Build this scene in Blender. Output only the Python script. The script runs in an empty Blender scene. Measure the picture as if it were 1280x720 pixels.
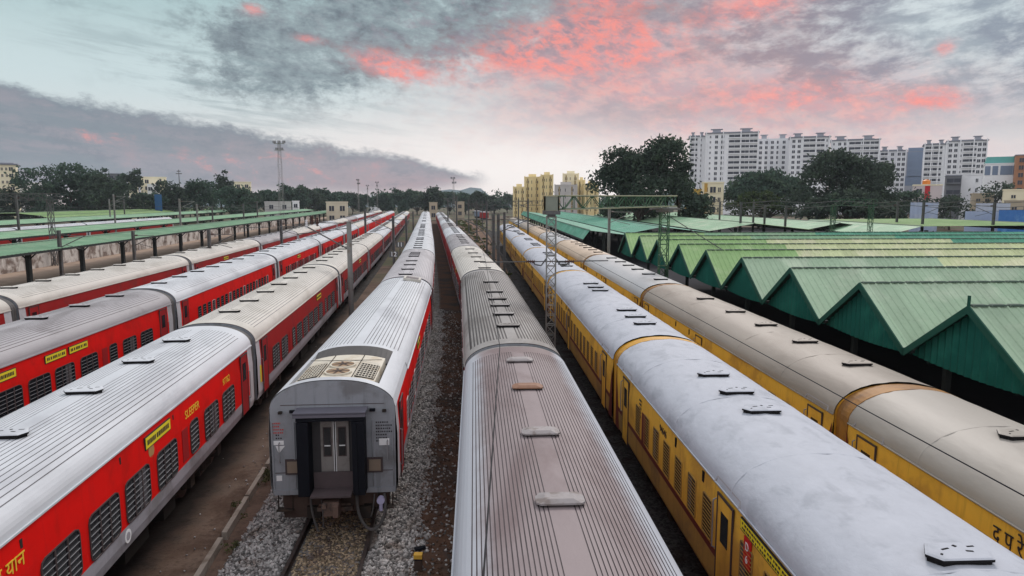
import bpy, math, random
import numpy as np
from mathutils import Vector, Matrix
R = math.radians
random.seed(7)
S = bpy.context.scene
C = S.collection

# ------------------------------------------------------------------ camera
HC, FPX, PITCH = 8.55, 870.0, R(7.2)          # eye height over the rails (on a footbridge), focal length in photo pixels
cam_d = bpy.data.cameras.new('camera')
cam_d.sensor_width = 36.0
cam_d.lens = FPX / 1280 * 36
cam_d.clip_start = 0.1
cam_d.clip_end = 6000
cam = bpy.data.objects.new('camera', cam_d)
C.objects.link(cam)
cam.location = (0, 0, HC)
cam.rotation_euler = (math.pi / 2 - PITCH, 0, 0)
S.camera = cam
S.view_settings.view_transform = 'Standard'
S.view_settings.look = 'None'
S.view_settings.exposure = 0.10
S.view_settings.gamma = 1.0
S.view_settings.use_curve_mapping = False
try:
    S.cycles.max_bounces = 6
    S.cycles.use_denoising = True
    S.cycles.sample_clamp_indirect = 4
except Exception:
    pass

# ------------------------------------------------------------------ node expressions
class Ex:
    """a node socket (or number) with arithmetic, so shading formulas can be written out"""
    nt = None
    def __init__(s, k): s.k = k
    @staticmethod
    def m(op, *a, clamp=False):
        n = Ex.nt.nodes.new('ShaderNodeMath'); n.operation = op; n.use_clamp = clamp
        for i, v in enumerate(a):
            v = v.k if isinstance(v, Ex) else v
            if isinstance(v, (int, float)): n.inputs[i].default_value = v
            else: Ex.nt.links.new(v, n.inputs[i])
        return Ex(n.outputs[0])
    def __add__(s, o): return Ex.m('ADD', s, o)
    def __radd__(s, o): return Ex.m('ADD', o, s)
    def __sub__(s, o): return Ex.m('SUBTRACT', s, o)
    def __rsub__(s, o): return Ex.m('SUBTRACT', o, s)
    def __mul__(s, o): return Ex.m('MULTIPLY', s, o)
    def __rmul__(s, o): return Ex.m('MULTIPLY', o, s)
    def __truediv__(s, o): return Ex.m('DIVIDE', s, o)
def sstep(x, a, b):
    n = Ex.nt.nodes.new('ShaderNodeMapRange'); n.interpolation_type = 'SMOOTHSTEP'
    Ex.nt.links.new(x.k, n.inputs['Value'])
    n.inputs['From Min'].default_value = a; n.inputs['From Max'].default_value = b
    return Ex(n.outputs['Result'])
def clamp01(x): return Ex.m('ADD', x, 0.0, clamp=True)
def comb(x, y, z):
    n = Ex.nt.nodes.new('ShaderNodeCombineXYZ')
    for i, v in enumerate((x, y, z)):
        v = v.k if isinstance(v, Ex) else v
        if isinstance(v, (int, float)): n.inputs[i].default_value = v
        else: Ex.nt.links.new(v, n.inputs[i])
    return n.outputs[0]
def noise(vec, scale, detail=5, rough=0.55, dist=0.0):
    n = Ex.nt.nodes.new('ShaderNodeTexNoise')
    if vec is not None: Ex.nt.links.new(vec, n.inputs['Vector'])
    n.inputs['Scale'].default_value = scale; n.inputs['Detail'].default_value = detail
    n.inputs['Roughness'].default_value = rough; n.inputs['Distortion'].default_value = dist
    return Ex(n.outputs['Fac'])
def cmix(f, a, b, mode='MIX'):
    n = Ex.nt.nodes.new('ShaderNodeMix'); n.data_type = 'RGBA'; n.blend_type = mode
    for i, v in ((0, f), (6, a), (7, b)):
        v = v.k if isinstance(v, Ex) else v
        if isinstance(v, (int, float)): n.inputs[i].default_value = v
        elif isinstance(v, (tuple, list)): n.inputs[i].default_value = tuple(v)[:3] + (1,)
        else: Ex.nt.links.new(v, n.inputs[i])
    return n.outputs[2]
def srgb(r, g, b):
    f = lambda c: (c / 255 / 12.92) if c <= 10 else ((c / 255 + 0.055) / 1.055) ** 2.4
    return (f(r), f(g), f(b))

# ------------------------------------------------------------------ world: Nishita sky behind procedural sunset clouds
W = bpy.data.worlds.new('World'); S.world = W; W.use_nodes = True
SUN_EL, SUN_AZ = R(38), R(18)                   # ahead and a little to the right
def build_world():
    nt = W.node_tree; Ex.nt = nt
    bg = nt.nodes['Background']
    sky = nt.nodes.new('ShaderNodeTexSky'); sky.sky_type = 'NISHITA'; sky.sun_disc = False
    sky.sun_elevation = SUN_EL; sky.sun_rotation = SUN_AZ
    sky.air_density = 1.0; sky.dust_density = 2.0
    tc = nt.nodes.new('ShaderNodeTexCoord')
    sp = nt.nodes.new('ShaderNodeSeparateXYZ'); nt.links.new(tc.outputs['Generated'], sp.inputs[0])
    x, y, z = (Ex(o) for o in sp.outputs)
    deg = 180 / math.pi
    az = Ex.m('ARCTAN2', x, y) * deg            # degrees to the right of the track direction
    el = Ex.m('ARCSINE', Ex.m('MINIMUM', Ex.m('MAXIMUM', z, -1.0), 1.0)) * deg
    def blob(a, e, sa, se, sh=0.0):             # soft patch of sky; sh tilts it
        da = (az - a) / sa; de = (el - e - (az - a) * sh) / se
        return Ex.m('EXPONENT', (da * da + de * de) * -1.0)
    P = comb(az * 0.05 + el * 0.012, el * 0.088, 0.0)
    n1 = noise(P, 1.7, 6, 0.6, 0.25)            # cloud bodies
    n2 = noise(P, 6.0, 10, 0.70, 0.15)            # tufts
    n5 = noise(comb(az * 0.06 + 3.3 + el * .03, el * 0.11, 5.0), 9.0, 10, 0.68, 0.2)
    n4 = noise(P, 17.0, 9, 0.72, 0.15)             # fine curdling
    Pd = comb(az * 0.045 + el * 0.03, el * 0.125 - az * 0.022, 3.1)
    n3 = noise(Pd, 4.2, 10, 0.68, 0.2)            # slanting wisps
    ns = noise(comb(az * 0.03 + el * .02, el * 0.30 + az * 0.03, 7.7), 3.4, 7, 0.62, 0.3)
    tuft = n2 * 0.6 + n4 * 0.25 + n3 * 0.15
    # clear sky between the clouds
    low = sstep(el, 0.0, 9.0)
    base = cmix(low, srgb(228, 214, 212), srgb(198, 214, 217))
    base = cmix(blob(3, 2.8, 20, 3.8), base, srgb(250, 244, 240))
    base = cmix(sstep(el, 8.0, 17.0) * (1.0 - sstep(az, -14.0, 6.0)), base, srgb(162, 190, 193))
    # grey sheet over the whole upper right, torn open to pale blue
    wr = sstep(az, -6.0, 12.0) * sstep(el, 3.0, 8.5)
    torn = sstep(n3 * 0.6 + tuft * 0.4, 0.43, 0.60)
    sheet = cmix(torn, srgb(146, 138, 148), srgb(200, 206, 210))
    sheet = cmix(sstep(az, 18.0, 32.0), sheet, cmix(torn, srgb(136, 146, 160), srgb(204, 214, 218)))
    base = cmix(wr * (0.65 + 0.35 * sstep(n1, 0.35, 0.55)), base, sheet)
    # rose veil from the centre to the right, above the light horizon
    veil = clamp01(blob(7, 9.0, 13, 4.0) + blob(24, 5.6, 11, 3.2) * .95)
    base = cmix(veil * (0.40 + 0.5 * sstep(n3 * .5 + tuft * .5, 0.40, 0.60)), base, cmix(sstep(n5, .4, .6), srgb(196, 160, 166), srgb(222, 176, 172)))
    # mottled blue grey clouds at top centre left
    wt = clamp01(blob(-16, 12.5, 8, 3.6) * 1.0 + blob(-3, 14.2, 9, 3.2) * 1.7 + blob(-18, 9.0, 8, 2.4) * .6 + blob(9, 14.0, 9, 2.4) * .6 + blob(-33, 14.5, 5, 2) * .35)
    dens = sstep(tuft + wt * 0.17, 0.50, 0.66)
    base = cmix(dens * clamp01(wt * 1.3) * 0.92, base, cmix(sstep(tuft, 0.46, 0.62), srgb(140, 154, 160), srgb(96, 106, 117)))
    base = cmix(sstep(ns, 0.47, 0.66) * blob(-22, 9.0, 12, 4.5, -0.10) * 0.6, base, srgb(138, 156, 162))
    # coral lit undersides, curdled into the grey
    wc = clamp01(blob(5.8, 12.3, 5.8, 2.3) * 1.3 + blob(-9.6, 10.3, 3.0, 0.9, -0.25) * 1.3 + blob(-2, 10.7, 7, 1.8) * .6 + blob(10, 11.0, 8, 2.8) * .38
                 + blob(19, 14.4, 5, 1.6, 0.12) * 0.9 + blob(21, 7.6, 9, 1.7) * .78 + blob(30.5, 6.8, 2.2, .8) * .9
                 + blob(35.6, 13.6, .9, .8) * .8 + blob(31, 10.2, .7, .6) * .8 + blob(8.2, 15.4, 4, .8) * .8 + blob(2, 4.6, 20, 2.2) * .12
                 + blob(-19.6, 13.8, 1.0, .5) * .9 + blob(-15.8, 12.0, 1.1, .4) * .7)
    cor = sstep(tuft + wc * 0.20, 0.47, 0.70) * clamp01(wc * 1.02) * (0.52 + 0.36 * sstep(n5, 0.34, 0.56))
    hot = sstep(n5 * .55 + n4 * .45 + wc * 0.05, 0.46, 0.64)
    ccol = cmix(hot, srgb(208, 150, 154), srgb(246, 146, 136))
    ccol = cmix(sstep(n5 * .4 + n4 * .6, .56, .68) * .7, ccol, srgb(246, 184, 168))
    base = cmix(cor, base, ccol)
    shade = sstep(n5, 0.52, 0.36) * blob(1, 13.2, 13, 3.4) * .75
    base = cmix(shade, base, cmix(sstep(n4, .4, .6), srgb(134, 124, 138), srgb(160, 146, 156)))
    # the long grey bank on the left with its slanting, frayed upper edge
    top = 2.25 + (-1.8 - az) * 0.172
    edge = top + (n2 - 0.5) * 3.0 + (n1 - .5) * 2.0 + (n4 - .5) * 1.2 - el
    bank = sstep(edge, -0.15, 0.9) * (1.0 - sstep(az, -3.2, -1.0)) * sstep(el + (n1 - .5) * 1.2, -0.6, 1.4) * sstep(el * 1.0 - (az + 1.8) * 0.30, 0.6, 3.0)
    bcol = cmix(sstep(az, -30.0, -4.0), srgb(126, 137, 147), srgb(168, 148, 154))
    bcol = cmix(sstep(ns * .5 + tuft * .5, 0.44, 0.58) * 0.75, bcol, srgb(150, 146, 156))
    bcol = cmix(sstep(tuft, 0.50, 0.40) * 0.5, bcol, srgb(118, 126, 138))
    bcol = cmix(sstep(edge, 0.1, 1.8), srgb(120, 132, 143), bcol)
    spots = sstep(tuft, 0.51, 0.60) * clamp01(blob(-20, 2.9, 6, .9) + blob(-31.0, 4.4, 2.2, .6) + blob(-14, 2.0, 8, .8) * .6)
    bcol = cmix(spots * .85, bcol, srgb(208, 146, 144))
    base = cmix(bank * 0.95, base, bcol)
    # high overcast that is never in the picture but lights the yard from above and behind
    up = sstep(el, 17.0, 48.0)
    base = cmix(up, base, (0.86, 0.88, 0.95))
    behind = sstep(y, 0.25, -0.35)
    base = cmix(behind * (1.0 - up), base, (1.0, 1.01, 1.06))
    # clouds are opaque over the blue sky except in a few high gaps
    cloud10 = cmix(1.0, base, (10, 10, 10), 'MULTIPLY')
    gaps = sstep(n1, 0.60, 0.75) * sstep(el, 20.0, 45.0) * 0.6
    out = cmix(gaps, cloud10, sky.outputs[0])
    nt.links.new(out, bg.inputs['Color'])
    bg.inputs['Strength'].default_value = 0.1
build_world()

sun_d = bpy.data.lights.new('sun', 'SUN'); sun_d.energy = 2.0; sun_d.angle = R(16); sun_d.color = (1.0, 0.93, 0.88)
sun = bpy.data.objects.new('sun', sun_d); C.objects.link(sun)
sun.rotation_euler = (math.pi / 2 - SUN_EL, 0, math.pi - SUN_AZ)
sun.location = (0, 0, 60)

# ------------------------------------------------------------------ materials
MATS = {}
def mat(key, col, rough=0.6, var=0.15, vscale=3.0, col2=None, c2amt=0.5, c2scale=1.2, bump=0.0, bscale=30, metal=0.0, stretch=(1, 1, 1),
        spec=0.22, streak=0.0, island=0.0, trans=0.0, panel=0.0, grime=None):
    """painted / weathered surface: base colour with fine value noise, an optional second colour in patches and run-down streaks"""
    if key in MATS: return MATS[key]
    m = bpy.data.materials.new(key); m.use_nodes = True
    nt = m.node_tree; Ex.nt = nt
    b = nt.nodes['Principled BSDF']
    tc = nt.nodes.new('ShaderNodeTexCoord')
    mp = nt.nodes.new('ShaderNodeMapping'); mp.inputs['Scale'].default_value = stretch
    nt.links.new(tc.outputs['Object'], mp.inputs[0])
    oi = nt.nodes.new('ShaderNodeObjectInfo')
    va = nt.nodes.new('ShaderNodeVectorMath'); va.operation = 'ADD'
    nt.links.new(mp.outputs[0], va.inputs[0])
    vs = nt.nodes.new('ShaderNodeVectorMath'); vs.operation = 'SCALE'
    nt.links.new(oi.outputs['Location'], vs.inputs[0]); vs.inputs['Scale'].default_value = 0.37
    nt.links.new(vs.outputs[0], va.inputs[1])
    v = va.outputs[0]
    out = col
    if col2 is not None:
        out = cmix(sstep(noise(v, c2scale, 6, 0.62, 0.4), 0.62 - 0.25 * c2amt, 0.78 - 0.2 * c2amt), out, col2)
    if streak > 0:
        mp2 = nt.nodes.new('ShaderNodeMapping'); mp2.inputs['Scale'].default_value = (6, 6, 0.35)
        nt.links.new(va.outputs[0], mp2.inputs[0])
        out = cmix(sstep(noise(mp2.outputs[0], 1.3, 5, 0.6), 0.52, 0.78) * streak, out, tuple(c * 0.35 + 0.02 for c in col))
    if var > 0:
        n = noise(v, vscale, 6, 0.65)
        fac = 1.0 - var + n * (2 * var)
        if panel > 0:
            spx = nt.nodes.new('ShaderNodeSeparateXYZ'); nt.links.new(tc.outputs['Object'], spx.inputs[0])
            wn = nt.nodes.new('ShaderNodeTexWhiteNoise'); wn.noise_dimensions = '3D'
            nt.links.new(comb(Ex.m('FLOOR', Ex(spx.outputs[0]) * 1.18), Ex.m('FLOOR', Ex(spx.outputs[1]) * 0.3), Ex(oi.outputs['Random']) * 9.0), wn.inputs['Vector'])
            fac = fac * (1.0 - panel + Ex(wn.outputs['Value']) * (2 * panel))
        if island > 0:
            g = nt.nodes.new('ShaderNodeNewGeometry')
            fac = fac * (1.0 - island + Ex(g.outputs['Random Per Island']) * (2 * island))
        out = cmix(1.0, out, comb(fac, fac, fac), 'MULTIPLY')
    if isinstance(out, (tuple, list)): b.inputs['Base Color'].default_value = tuple(out)[:3] + (1,)
    else: nt.links.new(out, b.inputs['Base Color'])
    b.inputs['Roughness'].default_value = rough
    b.inputs['Metallic'].default_value = metal
    b.inputs['Specular IOR Level'].default_value = spec
    if bump > 0:
        bn = nt.nodes.new('ShaderNodeBump'); bn.inputs['Strength'].default_value = bump; bn.inputs['Distance'].default_value = 0.03
        nt.links.new(noise(v, bscale, 4, 0.6).k, bn.inputs['Height']); nt.links.new(bn.outputs[0], b.inputs['Normal'])
    if trans > 0:
        t = nt.nodes.new('ShaderNodeBsdfTranslucent')
        if isinstance(out, (tuple, list)): t.inputs[0].default_value = tuple(out)[:3] + (1,)
        else: nt.links.new(out, t.inputs[0])
        mx = nt.nodes.new('ShaderNodeMixShader'); mx.inputs[0].default_value = trans
        nt.links.new(b.outputs[0], mx.inputs[1]); nt.links.new(t.outputs[0], mx.inputs[2])
        nt.links.new(mx.outputs[0], nt.nodes['Material Output'].inputs['Surface'])
    MATS[key] = m
    return m

RED = mat('red_paint', (0.66, 0.008, 0.006), 0.5, 0.14, 1.6, (0.50, 0.010, 0.007), 0.6, 0.6, streak=0.25, spec=0.07)
DRED = mat('dull_red_paint', (0.30, 0.016, 0.016), 0.5, 0.15, 1.2, (0.22, 0.022, 0.022), 0.6, 0.6, streak=0.3, spec=0.08)
DOORRED = mat('door_red', (0.30, 0.012, 0.014), 0.5, 0.15, 2)
BANDG = mat('grey_band_paint', (0.30, 0.29, 0.32), 0.5, 0.12, 1.5, (0.20, 0.19, 0.20), 0.6, 0.8, streak=0.3)
ENDG = mat('coach_end_grey', (0.46, 0.46, 0.48), 0.5, 0.12, 1.3, (0.33, 0.32, 0.33), 0.6, 0.7, streak=0.3)
FACEG = mat('end_wall_grey', (0.25, 0.262, 0.285), 0.55, 0.12, 1.3, (0.17, 0.17, 0.178), 0.6, 1.0, streak=0.5)
YEL = mat('yellow_paint', (0.74, 0.43, 0.060), 0.55, 0.15, 1.5, (0.52, 0.29, 0.055), 0.6, 0.7, streak=0.4, spec=0.1)
YELLOW_LOW = mat('dusty_yellow_paint', (0.40, 0.24, 0.06), 0.6, 0.2, 1.5, (0.26, 0.16, 0.06), 0.7, 0.9, streak=0.5)
YRING = mat('yellow_end_ring', (0.54, 0.28, 0.028), 0.55, 0.15, 1.5, (0.28, 0.13, 0.03), 0.5, 0.8)
BRING = mat('brown_end_ring', (0.30, 0.14, 0.03), 0.6, 0.2, 1.5, (0.16, 0.075, 0.025), 0.8, 0.9)
MAROON = mat('maroon_paint', (0.13, 0.025, 0.018), 0.55, 0.2, 2)
BLACK = mat('black_rubber', (0.009, 0.010, 0.014), 0.6, 0.25, 3, spec=0.08)
DGREY = mat('dark_bellows', (0.085, 0.08, 0.078), 0.7, 0.25, 2.5)
IRON = mat('grimy_iron', (0.032, 0.026, 0.023), 0.8, 0.35, 4, (0.06, 0.042, 0.032), 0.5, 2, spec=0.08)
RUST = mat('rusty_iron', (0.065, 0.042, 0.034), 0.75, 0.3, 4, (0.05, 0.03, 0.025), 0.6, 2)
RAILM = mat('rail_steel', (0.040, 0.030, 0.027), 0.6, 0.25, 5, (0.065, 0.044, 0.034), 0.5, 3)
GLASS = mat('dark_glass', (0.012, 0.014, 0.018), 0.15, 0.2, 2, spec=0.6)
SHUT = mat('grey_shutter', (0.075, 0.072, 0.078), 0.5, 0.2, 3)
BAR = mat('pale_bars', (0.24, 0.24, 0.25), 0.45, 0.15, 4)
FRAME = mat('window_frame', (0.065, 0.048, 0.048), 0.5, 0.2, 4)
WFRAME = mat('pale_window_frame', (0.5, 0.48, 0.47), 0.5, 0.2, 4)
WHITE = mat('white_paint', (0.72, 0.72, 0.73), 0.5, 0.1, 3)
BOARD = mat('yellow_board', (0.75, 0.62, 0.03), 0.5, 0.08, 4)
YTEXT = mat('yellow_lettering', (0.80, 0.52, 0.05), 0.5, 0.05, 4)
DTEXT = mat('dark_lettering', (0.03, 0.025, 0.03), 0.6, 0.1, 4)
RTEXT = mat('red_lettering', (0.45, 0.05, 0.04), 0.6, 0.1, 4)
# roofs
def roofmat(key, a, b, amt=0.6, groove=None):
    return mat(key, a, 0.6, 0.14, 1.6, b, amt, 0.55, bump=0.10, bscale=9, stretch=(1, 0.35, 1), spec=0.16)
def dusted(m, side):
    nt = m.node_tree; Ex.nt = nt; b = nt.nodes['Principled BSDF']; src = b.inputs['Base Color'].links[0].from_socket
    tc = nt.nodes.new('ShaderNodeTexCoord'); sp = nt.nodes.new('ShaderNodeSeparateXYZ'); nt.links.new(tc.outputs['Object'], sp.inputs[0])
    ax = Ex.m('ABSOLUTE', Ex(sp.outputs[0])) + (noise(tc.outputs['Object'], 1.4, 5, .6) - .5) * .35
    nt.links.new(cmix(sstep(ax, 0.95, 1.35), src, side), b.inputs['Base Color'])
    return m
R_WHITE = roofmat('roof_white', (0.53, 0.545, 0.57), (0.42, 0.43, 0.455))
R_CREAM = roofmat('roof_cream', (0.53, 0.50, 0.455), (0.43, 0.40, 0.355))
R_GREY = roofmat('roof_grey', (0.34, 0.325, 0.335), (0.24, 0.225, 0.23), 0.7)
R_DUST = dusted(roofmat('roof_dusty_pink', (0.24, 0.196, 0.198), (0.165, 0.122, 0.122), 0.75), (0.40, 0.415, 0.45))
R_DARK = roofmat('roof_dark', (0.27, 0.255, 0.245), (0.17, 0.155, 0.145), 0.7)
R_LILAC = roofmat('roof_lilac', (0.42, 0.40, 0.415), (0.33, 0.31, 0.325))
R_SNOW = mat('roof_bright_white', (0.42, 0.435, 0.48), 0.7, 0.12, 3.5, (0.35, 0.365, 0.405), 0.5, 2.2, bump=0.6, bscale=4.5, stretch=(0.9, 0.6, 1), spec=0.12)
R_PALE = mat('roof_pale', (0.345, 0.315, 0.28), 0.5, 0.10, 1.2, (0.29, 0.262, 0.23), 0.6, 0.6, bump=0.16, bscale=7, stretch=(1, 0.3, 1), spec=0.12)
R_SILV = mat('roof_silver', (0.43, 0.43, 0.435), 0.5, 0.10, 1.2, (0.36, 0.355, 0.35), 0.6, 0.6, bump=0.16, bscale=7, stretch=(1, 0.3, 1), spec=0.12)
R_TAN = mat('roof_tan', (0.46, 0.35, 0.25), 0.5, 0.10, 1.2, (0.36, 0.27, 0.19), 0.6, 0.6, stretch=(1, 0.3, 1), spec=0.3)
R_SAND = mat('roof_sand', (0.30, 0.262, 0.225), 0.5, 0.10, 1.2, (0.245, 0.21, 0.178), 0.6, 0.6, bump=0.16, bscale=7, stretch=(1, 0.3, 1), spec=0.12)
GROOVE = mat('roof_groove_grime', (0.135, 0.112, 0.116), 0.6, 0.2, 2, (0.08, 0.07, 0.072), 0.5, 1.2, stretch=(1, .3, 1))
GROOVE_L = mat('roof_groove_light', (0.20, 0.20, 0.21), 0.6, 0.2, 2, (0.15, 0.145, 0.15), 0.5, 1.2, stretch=(1, .3, 1))
GROOVE_D = mat('roof_groove_dark', (0.07, 0.062, 0.06), 0.6, 0.2, 2)
VENTM = mat('vent_cover', (0.27, 0.245, 0.245), 0.6, 0.2, 6, (0.17, 0.14, 0.13), 0.6, 4)
VENTD = mat('vent_underside', (0.014, 0.013, 0.014), 0.8, 0.2, 5, spec=0.06)
VENTR = mat('vent_rust', (0.23, 0.12, 0.075), 0.65, 0.25, 5)

# ------------------------------------------------------------------ mesh builder
class MB:
    def __init__(s): s.v = []; s.f = []; s.mi = []
    def add(s, vs, fs, mi=0):
        o = len(s.v); s.v += [tuple(p) for p in vs]
        for f in fs: s.f.append(tuple(i + o for i in f)); s.mi.append(mi)
    def box(s, c, d, mi=0, rz=0.0, top=1.0):
        x, y, z = c; a, b, h = d[0] / 2, d[1] / 2, d[2] / 2
        vs = []
        for zz, k in ((-h, 1.0), (h, top)):
            for px, py in ((-a * k, -b * k), (a * k, -b * k), (a * k, b * k), (-a * k, b * k)):
                vs.append((x + px * math.cos(rz) - py * math.sin(rz), y + px * math.sin(rz) + py * math.cos(rz), z + zz))
        s.add(vs, [(3, 2, 1, 0), (4, 5, 6, 7), (0, 1, 5, 4), (1, 2, 6, 5), (2, 3, 7, 6), (3, 0, 4, 7)], mi)
    def tube(s, p, q, r, n=6, mi=0, r2=None):
        p, q = Vector(p), Vector(q); d = (q - p)
        if d.length < 1e-6: return
        d.normalize(); u = d.orthogonal().normalized(); w = d.cross(u); r2 = r if r2 is None else r2
        vs = []
        for c, rr in ((p, r), (q, r2)):
            for i in range(n):
                a = 2 * math.pi * i / n; vs.append(c + u * math.cos(a) * rr + w * math.sin(a) * rr)
        s.add(vs, [(i, (i + 1) % n, n + (i + 1) % n, n + i) for i in range(n)] + [tuple(range(n))[::-1], tuple(range(n, 2 * n))], mi)
    def path(s, pts, r, n=6, mi=0):
        for a, b in zip(pts, pts[1:]): s.tube(a, b, r, n, mi)
    def loft(s, secs, mi=0, caps=True, closed=True, fmi=None):
        """secs: list of equally long rings of points; fmi(i) gives the material of strip i"""
        n = len(secs[0]); o = len(s.v)
        for sec in secs: s.v += [tuple(p) for p in sec]
        for k in range(len(secs) - 1):
            for i in range(n if closed else n - 1):
                j = (i + 1) % n
                s.f.append((o + k * n + i, o + k * n + j, o + (k + 1) * n + j, o + (k + 1) * n + i)); s.mi.append(fmi(i, k) if fmi else mi)
        if caps:
            s.f.append(tuple(o + i for i in range(n))[::-1]); s.mi.append(mi)
            s.f.append(tuple(o + (len(secs) - 1) * n + i for i in range(n))); s.mi.append(mi)
    def mesh(s, name, mats, smooth=False):
        me = bpy.data.meshes.new(name)
        me.from_pydata(s.v, [], s.f)
        for m in mats: me.materials.append(m)
        me.polygons.foreach_set('material_index', s.mi)
        if smooth: me.polygons.foreach_set('use_smooth', [True] * len(s.f))
        me.update()
        return me
def link(name, me, parent=None, loc=(0, 0, 0), rz=0.0, sc=None):
    o = bpy.data.objects.new(name, me); C.objects.link(o)
    o.location = loc; o.rotation_euler = (0, 0, rz)
    if sc is not None: o.scale = sc
    if parent is not None: o.parent = parent
    return o
def tag(o, label, cat, group=None):
    o['label'] = label; o['category'] = cat
    if group: o['group'] = group
    return o
def thing(name, label, cat, loc=(0, 0, 0), rz=0.0, group=None):
    o = bpy.data.objects.new(name, None); C.objects.link(o)
    o.empty_display_size = 0.2
    o.location = loc; o.rotation_euler = (0, 0, rz)
    return tag(o, label, cat, group)
def struct(name, me, kind='structure'):
    o = link(name, me); o['kind'] = kind; return o
def dup(o, parent=None):
    c = o.copy(); C.objects.link(c)
    if parent is not None: c.parent = parent
    for ch in o.children: dup(ch, c)
    return c
CACHE = {}
def cached(key, fn):
    if key not in CACHE: CACHE[key] = fn()
    return CACHE[key]
def setmat(o, idx, m):
    o.material_slots[idx].link = 'OBJECT'; o.material_slots[idx].material = m

ORD = ['first', 'second', 'third', 'fourth', 'fifth', 'sixth', 'seventh', 'eighth', 'ninth', 'tenth', 'eleventh', 'twelfth', 'thirteenth', 'fourteenth',
       'fifteenth', 'sixteenth', 'seventeenth', 'eighteenth', 'nineteenth', 'twentieth', 'twenty-first', 'twenty-second', 'twenty-third', 'twenty-fourth', 'twenty-fifth',
       'twenty-sixth', 'twenty-seventh', 'twenty-eighth', 'twenty-ninth', 'thirtieth']

# ------------------------------------------------------------------ tracks: centre lines (y -> x), surveyed
PATHS = {
    'A': [(0, -22.1), (10, -23.2), (33.2, -25.7), (54.6, -27.9), (75.5, -30.3), (99.3, -33.2), (310, -59.8), (400, -71)],
    'B': [(0, -15.9), (5, -16.3), (21.3, -17.75), (35.3, -19.0), (58.1, -21.6), (80.9, -24.3), (107.5, -27.5), (310, -53.2), (400, -64.6)],
    'C': [(0, -8.3), (5, -8.85), (10, -9.38), (14, -9.85), (25.1, -11.15), (48.2, -13.8), (72, -16.6), (98, -19.7), (202, -32.8), (310, -46.6), (400, -58)],
    'D': [(0, -3.3), (17, -4.55), (41.4, -6.4), (62.8, -8.6), (83, -10.9), (117, -15), (160, -20.1), (270, -33.3), (400, -49)],
    'E': [(-3, 1.42), (0, 1.28), (8, 0.85), (21.5, 0.1), (44.8, -1.65), (67, -4.2), (81, -5.75), (112, -9.4), (166, -15.6), (267, -27.5), (400, -43)],
    'F': [(0, 6.1), (9.4, 5.64), (22.7, 5.05), (45.3, 3.95), (68, 2.65), (87, 1.6), (135, -1.0), (300, -11)],
    'G': [(0, 10.45), (10.7, 9.98), (16.65, 9.72), (37.2, 8.72), (57.8, 7.72), (78.3, 6.7), (118, 4.55), (197, 0.1), (300, -6)],
    'Y': [(50, 0.7), (70, -.9), (100, -4.2), (150, -9.2), (200, -14.8), (300, -26)],
    'Z': [(70, 1.0), (100, -1.6), (150, -5.6), (200, -9.6), (300, -19)],
}
def px_of(t, d):
    p = PATHS[t]
    return float(np.interp(d, [a for a, b in p], [b for a, b in p]))

# ------------------------------------------------------------------ ground
def ground_material():
    m = bpy.data.materials.new('earth'); m.use_nodes = True; nt = m.node_tree; Ex.nt = nt
    b = nt.nodes['Principled BSDF']; g = nt.nodes.new('ShaderNodeNewGeometry'); v = g.outputs['Position']
    n = noise(v, 0.35, 8, 0.65); n2 = noise(v, 6.0, 6, 0.7); n3 = noise(v, 0.05, 4, 0.6)
    c = cmix(sstep(n, 0.35, 0.65), (0.085, 0.055, 0.040), (0.165, 0.108, 0.080))
    c = cmix(sstep(n2, 0.45, 0.7) * 0.6, c, (0.045, 0.033, 0.027))
    far = sstep(Ex(nt.nodes.new('ShaderNodeSeparateXYZ').outputs[1]), 0, 1)
    sp = nt.nodes.new('ShaderNodeSeparateXYZ'); nt.links.new(v, sp.inputs[0])
    grass = sstep(Ex(sp.outputs[1]), 60.0, 110.0) * sstep(n3 + n * .3, 0.55, 0.75)
    c = cmix(grass, c, (0.05, 0.07, 0.028))
    nt.links.new(c, b.inputs['Base Color']); b.inputs['Roughness'].default_value = 0.95; b.inputs['Specular IOR Level'].default_value = 0.2
    bn = nt.nodes.new('ShaderNodeBump'); bn.inputs['Strength'].default_value = 0.5; bn.inputs['Distance'].default_value = 0.05
    nt.links.new(n2.k, bn.inputs['Height']); nt.links.new(bn.outputs[0], b.inputs['Normal'])
    return m
gm = MB()
gm.add([(-1020, -120, -0.36), (1020, -120, -0.36), (1020, 1260, -0.36), (-1020, 1260, -0.36)], [(0, 1, 2, 3)])
struct('ground', gm.mesh('ground', [ground_material()]))

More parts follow.
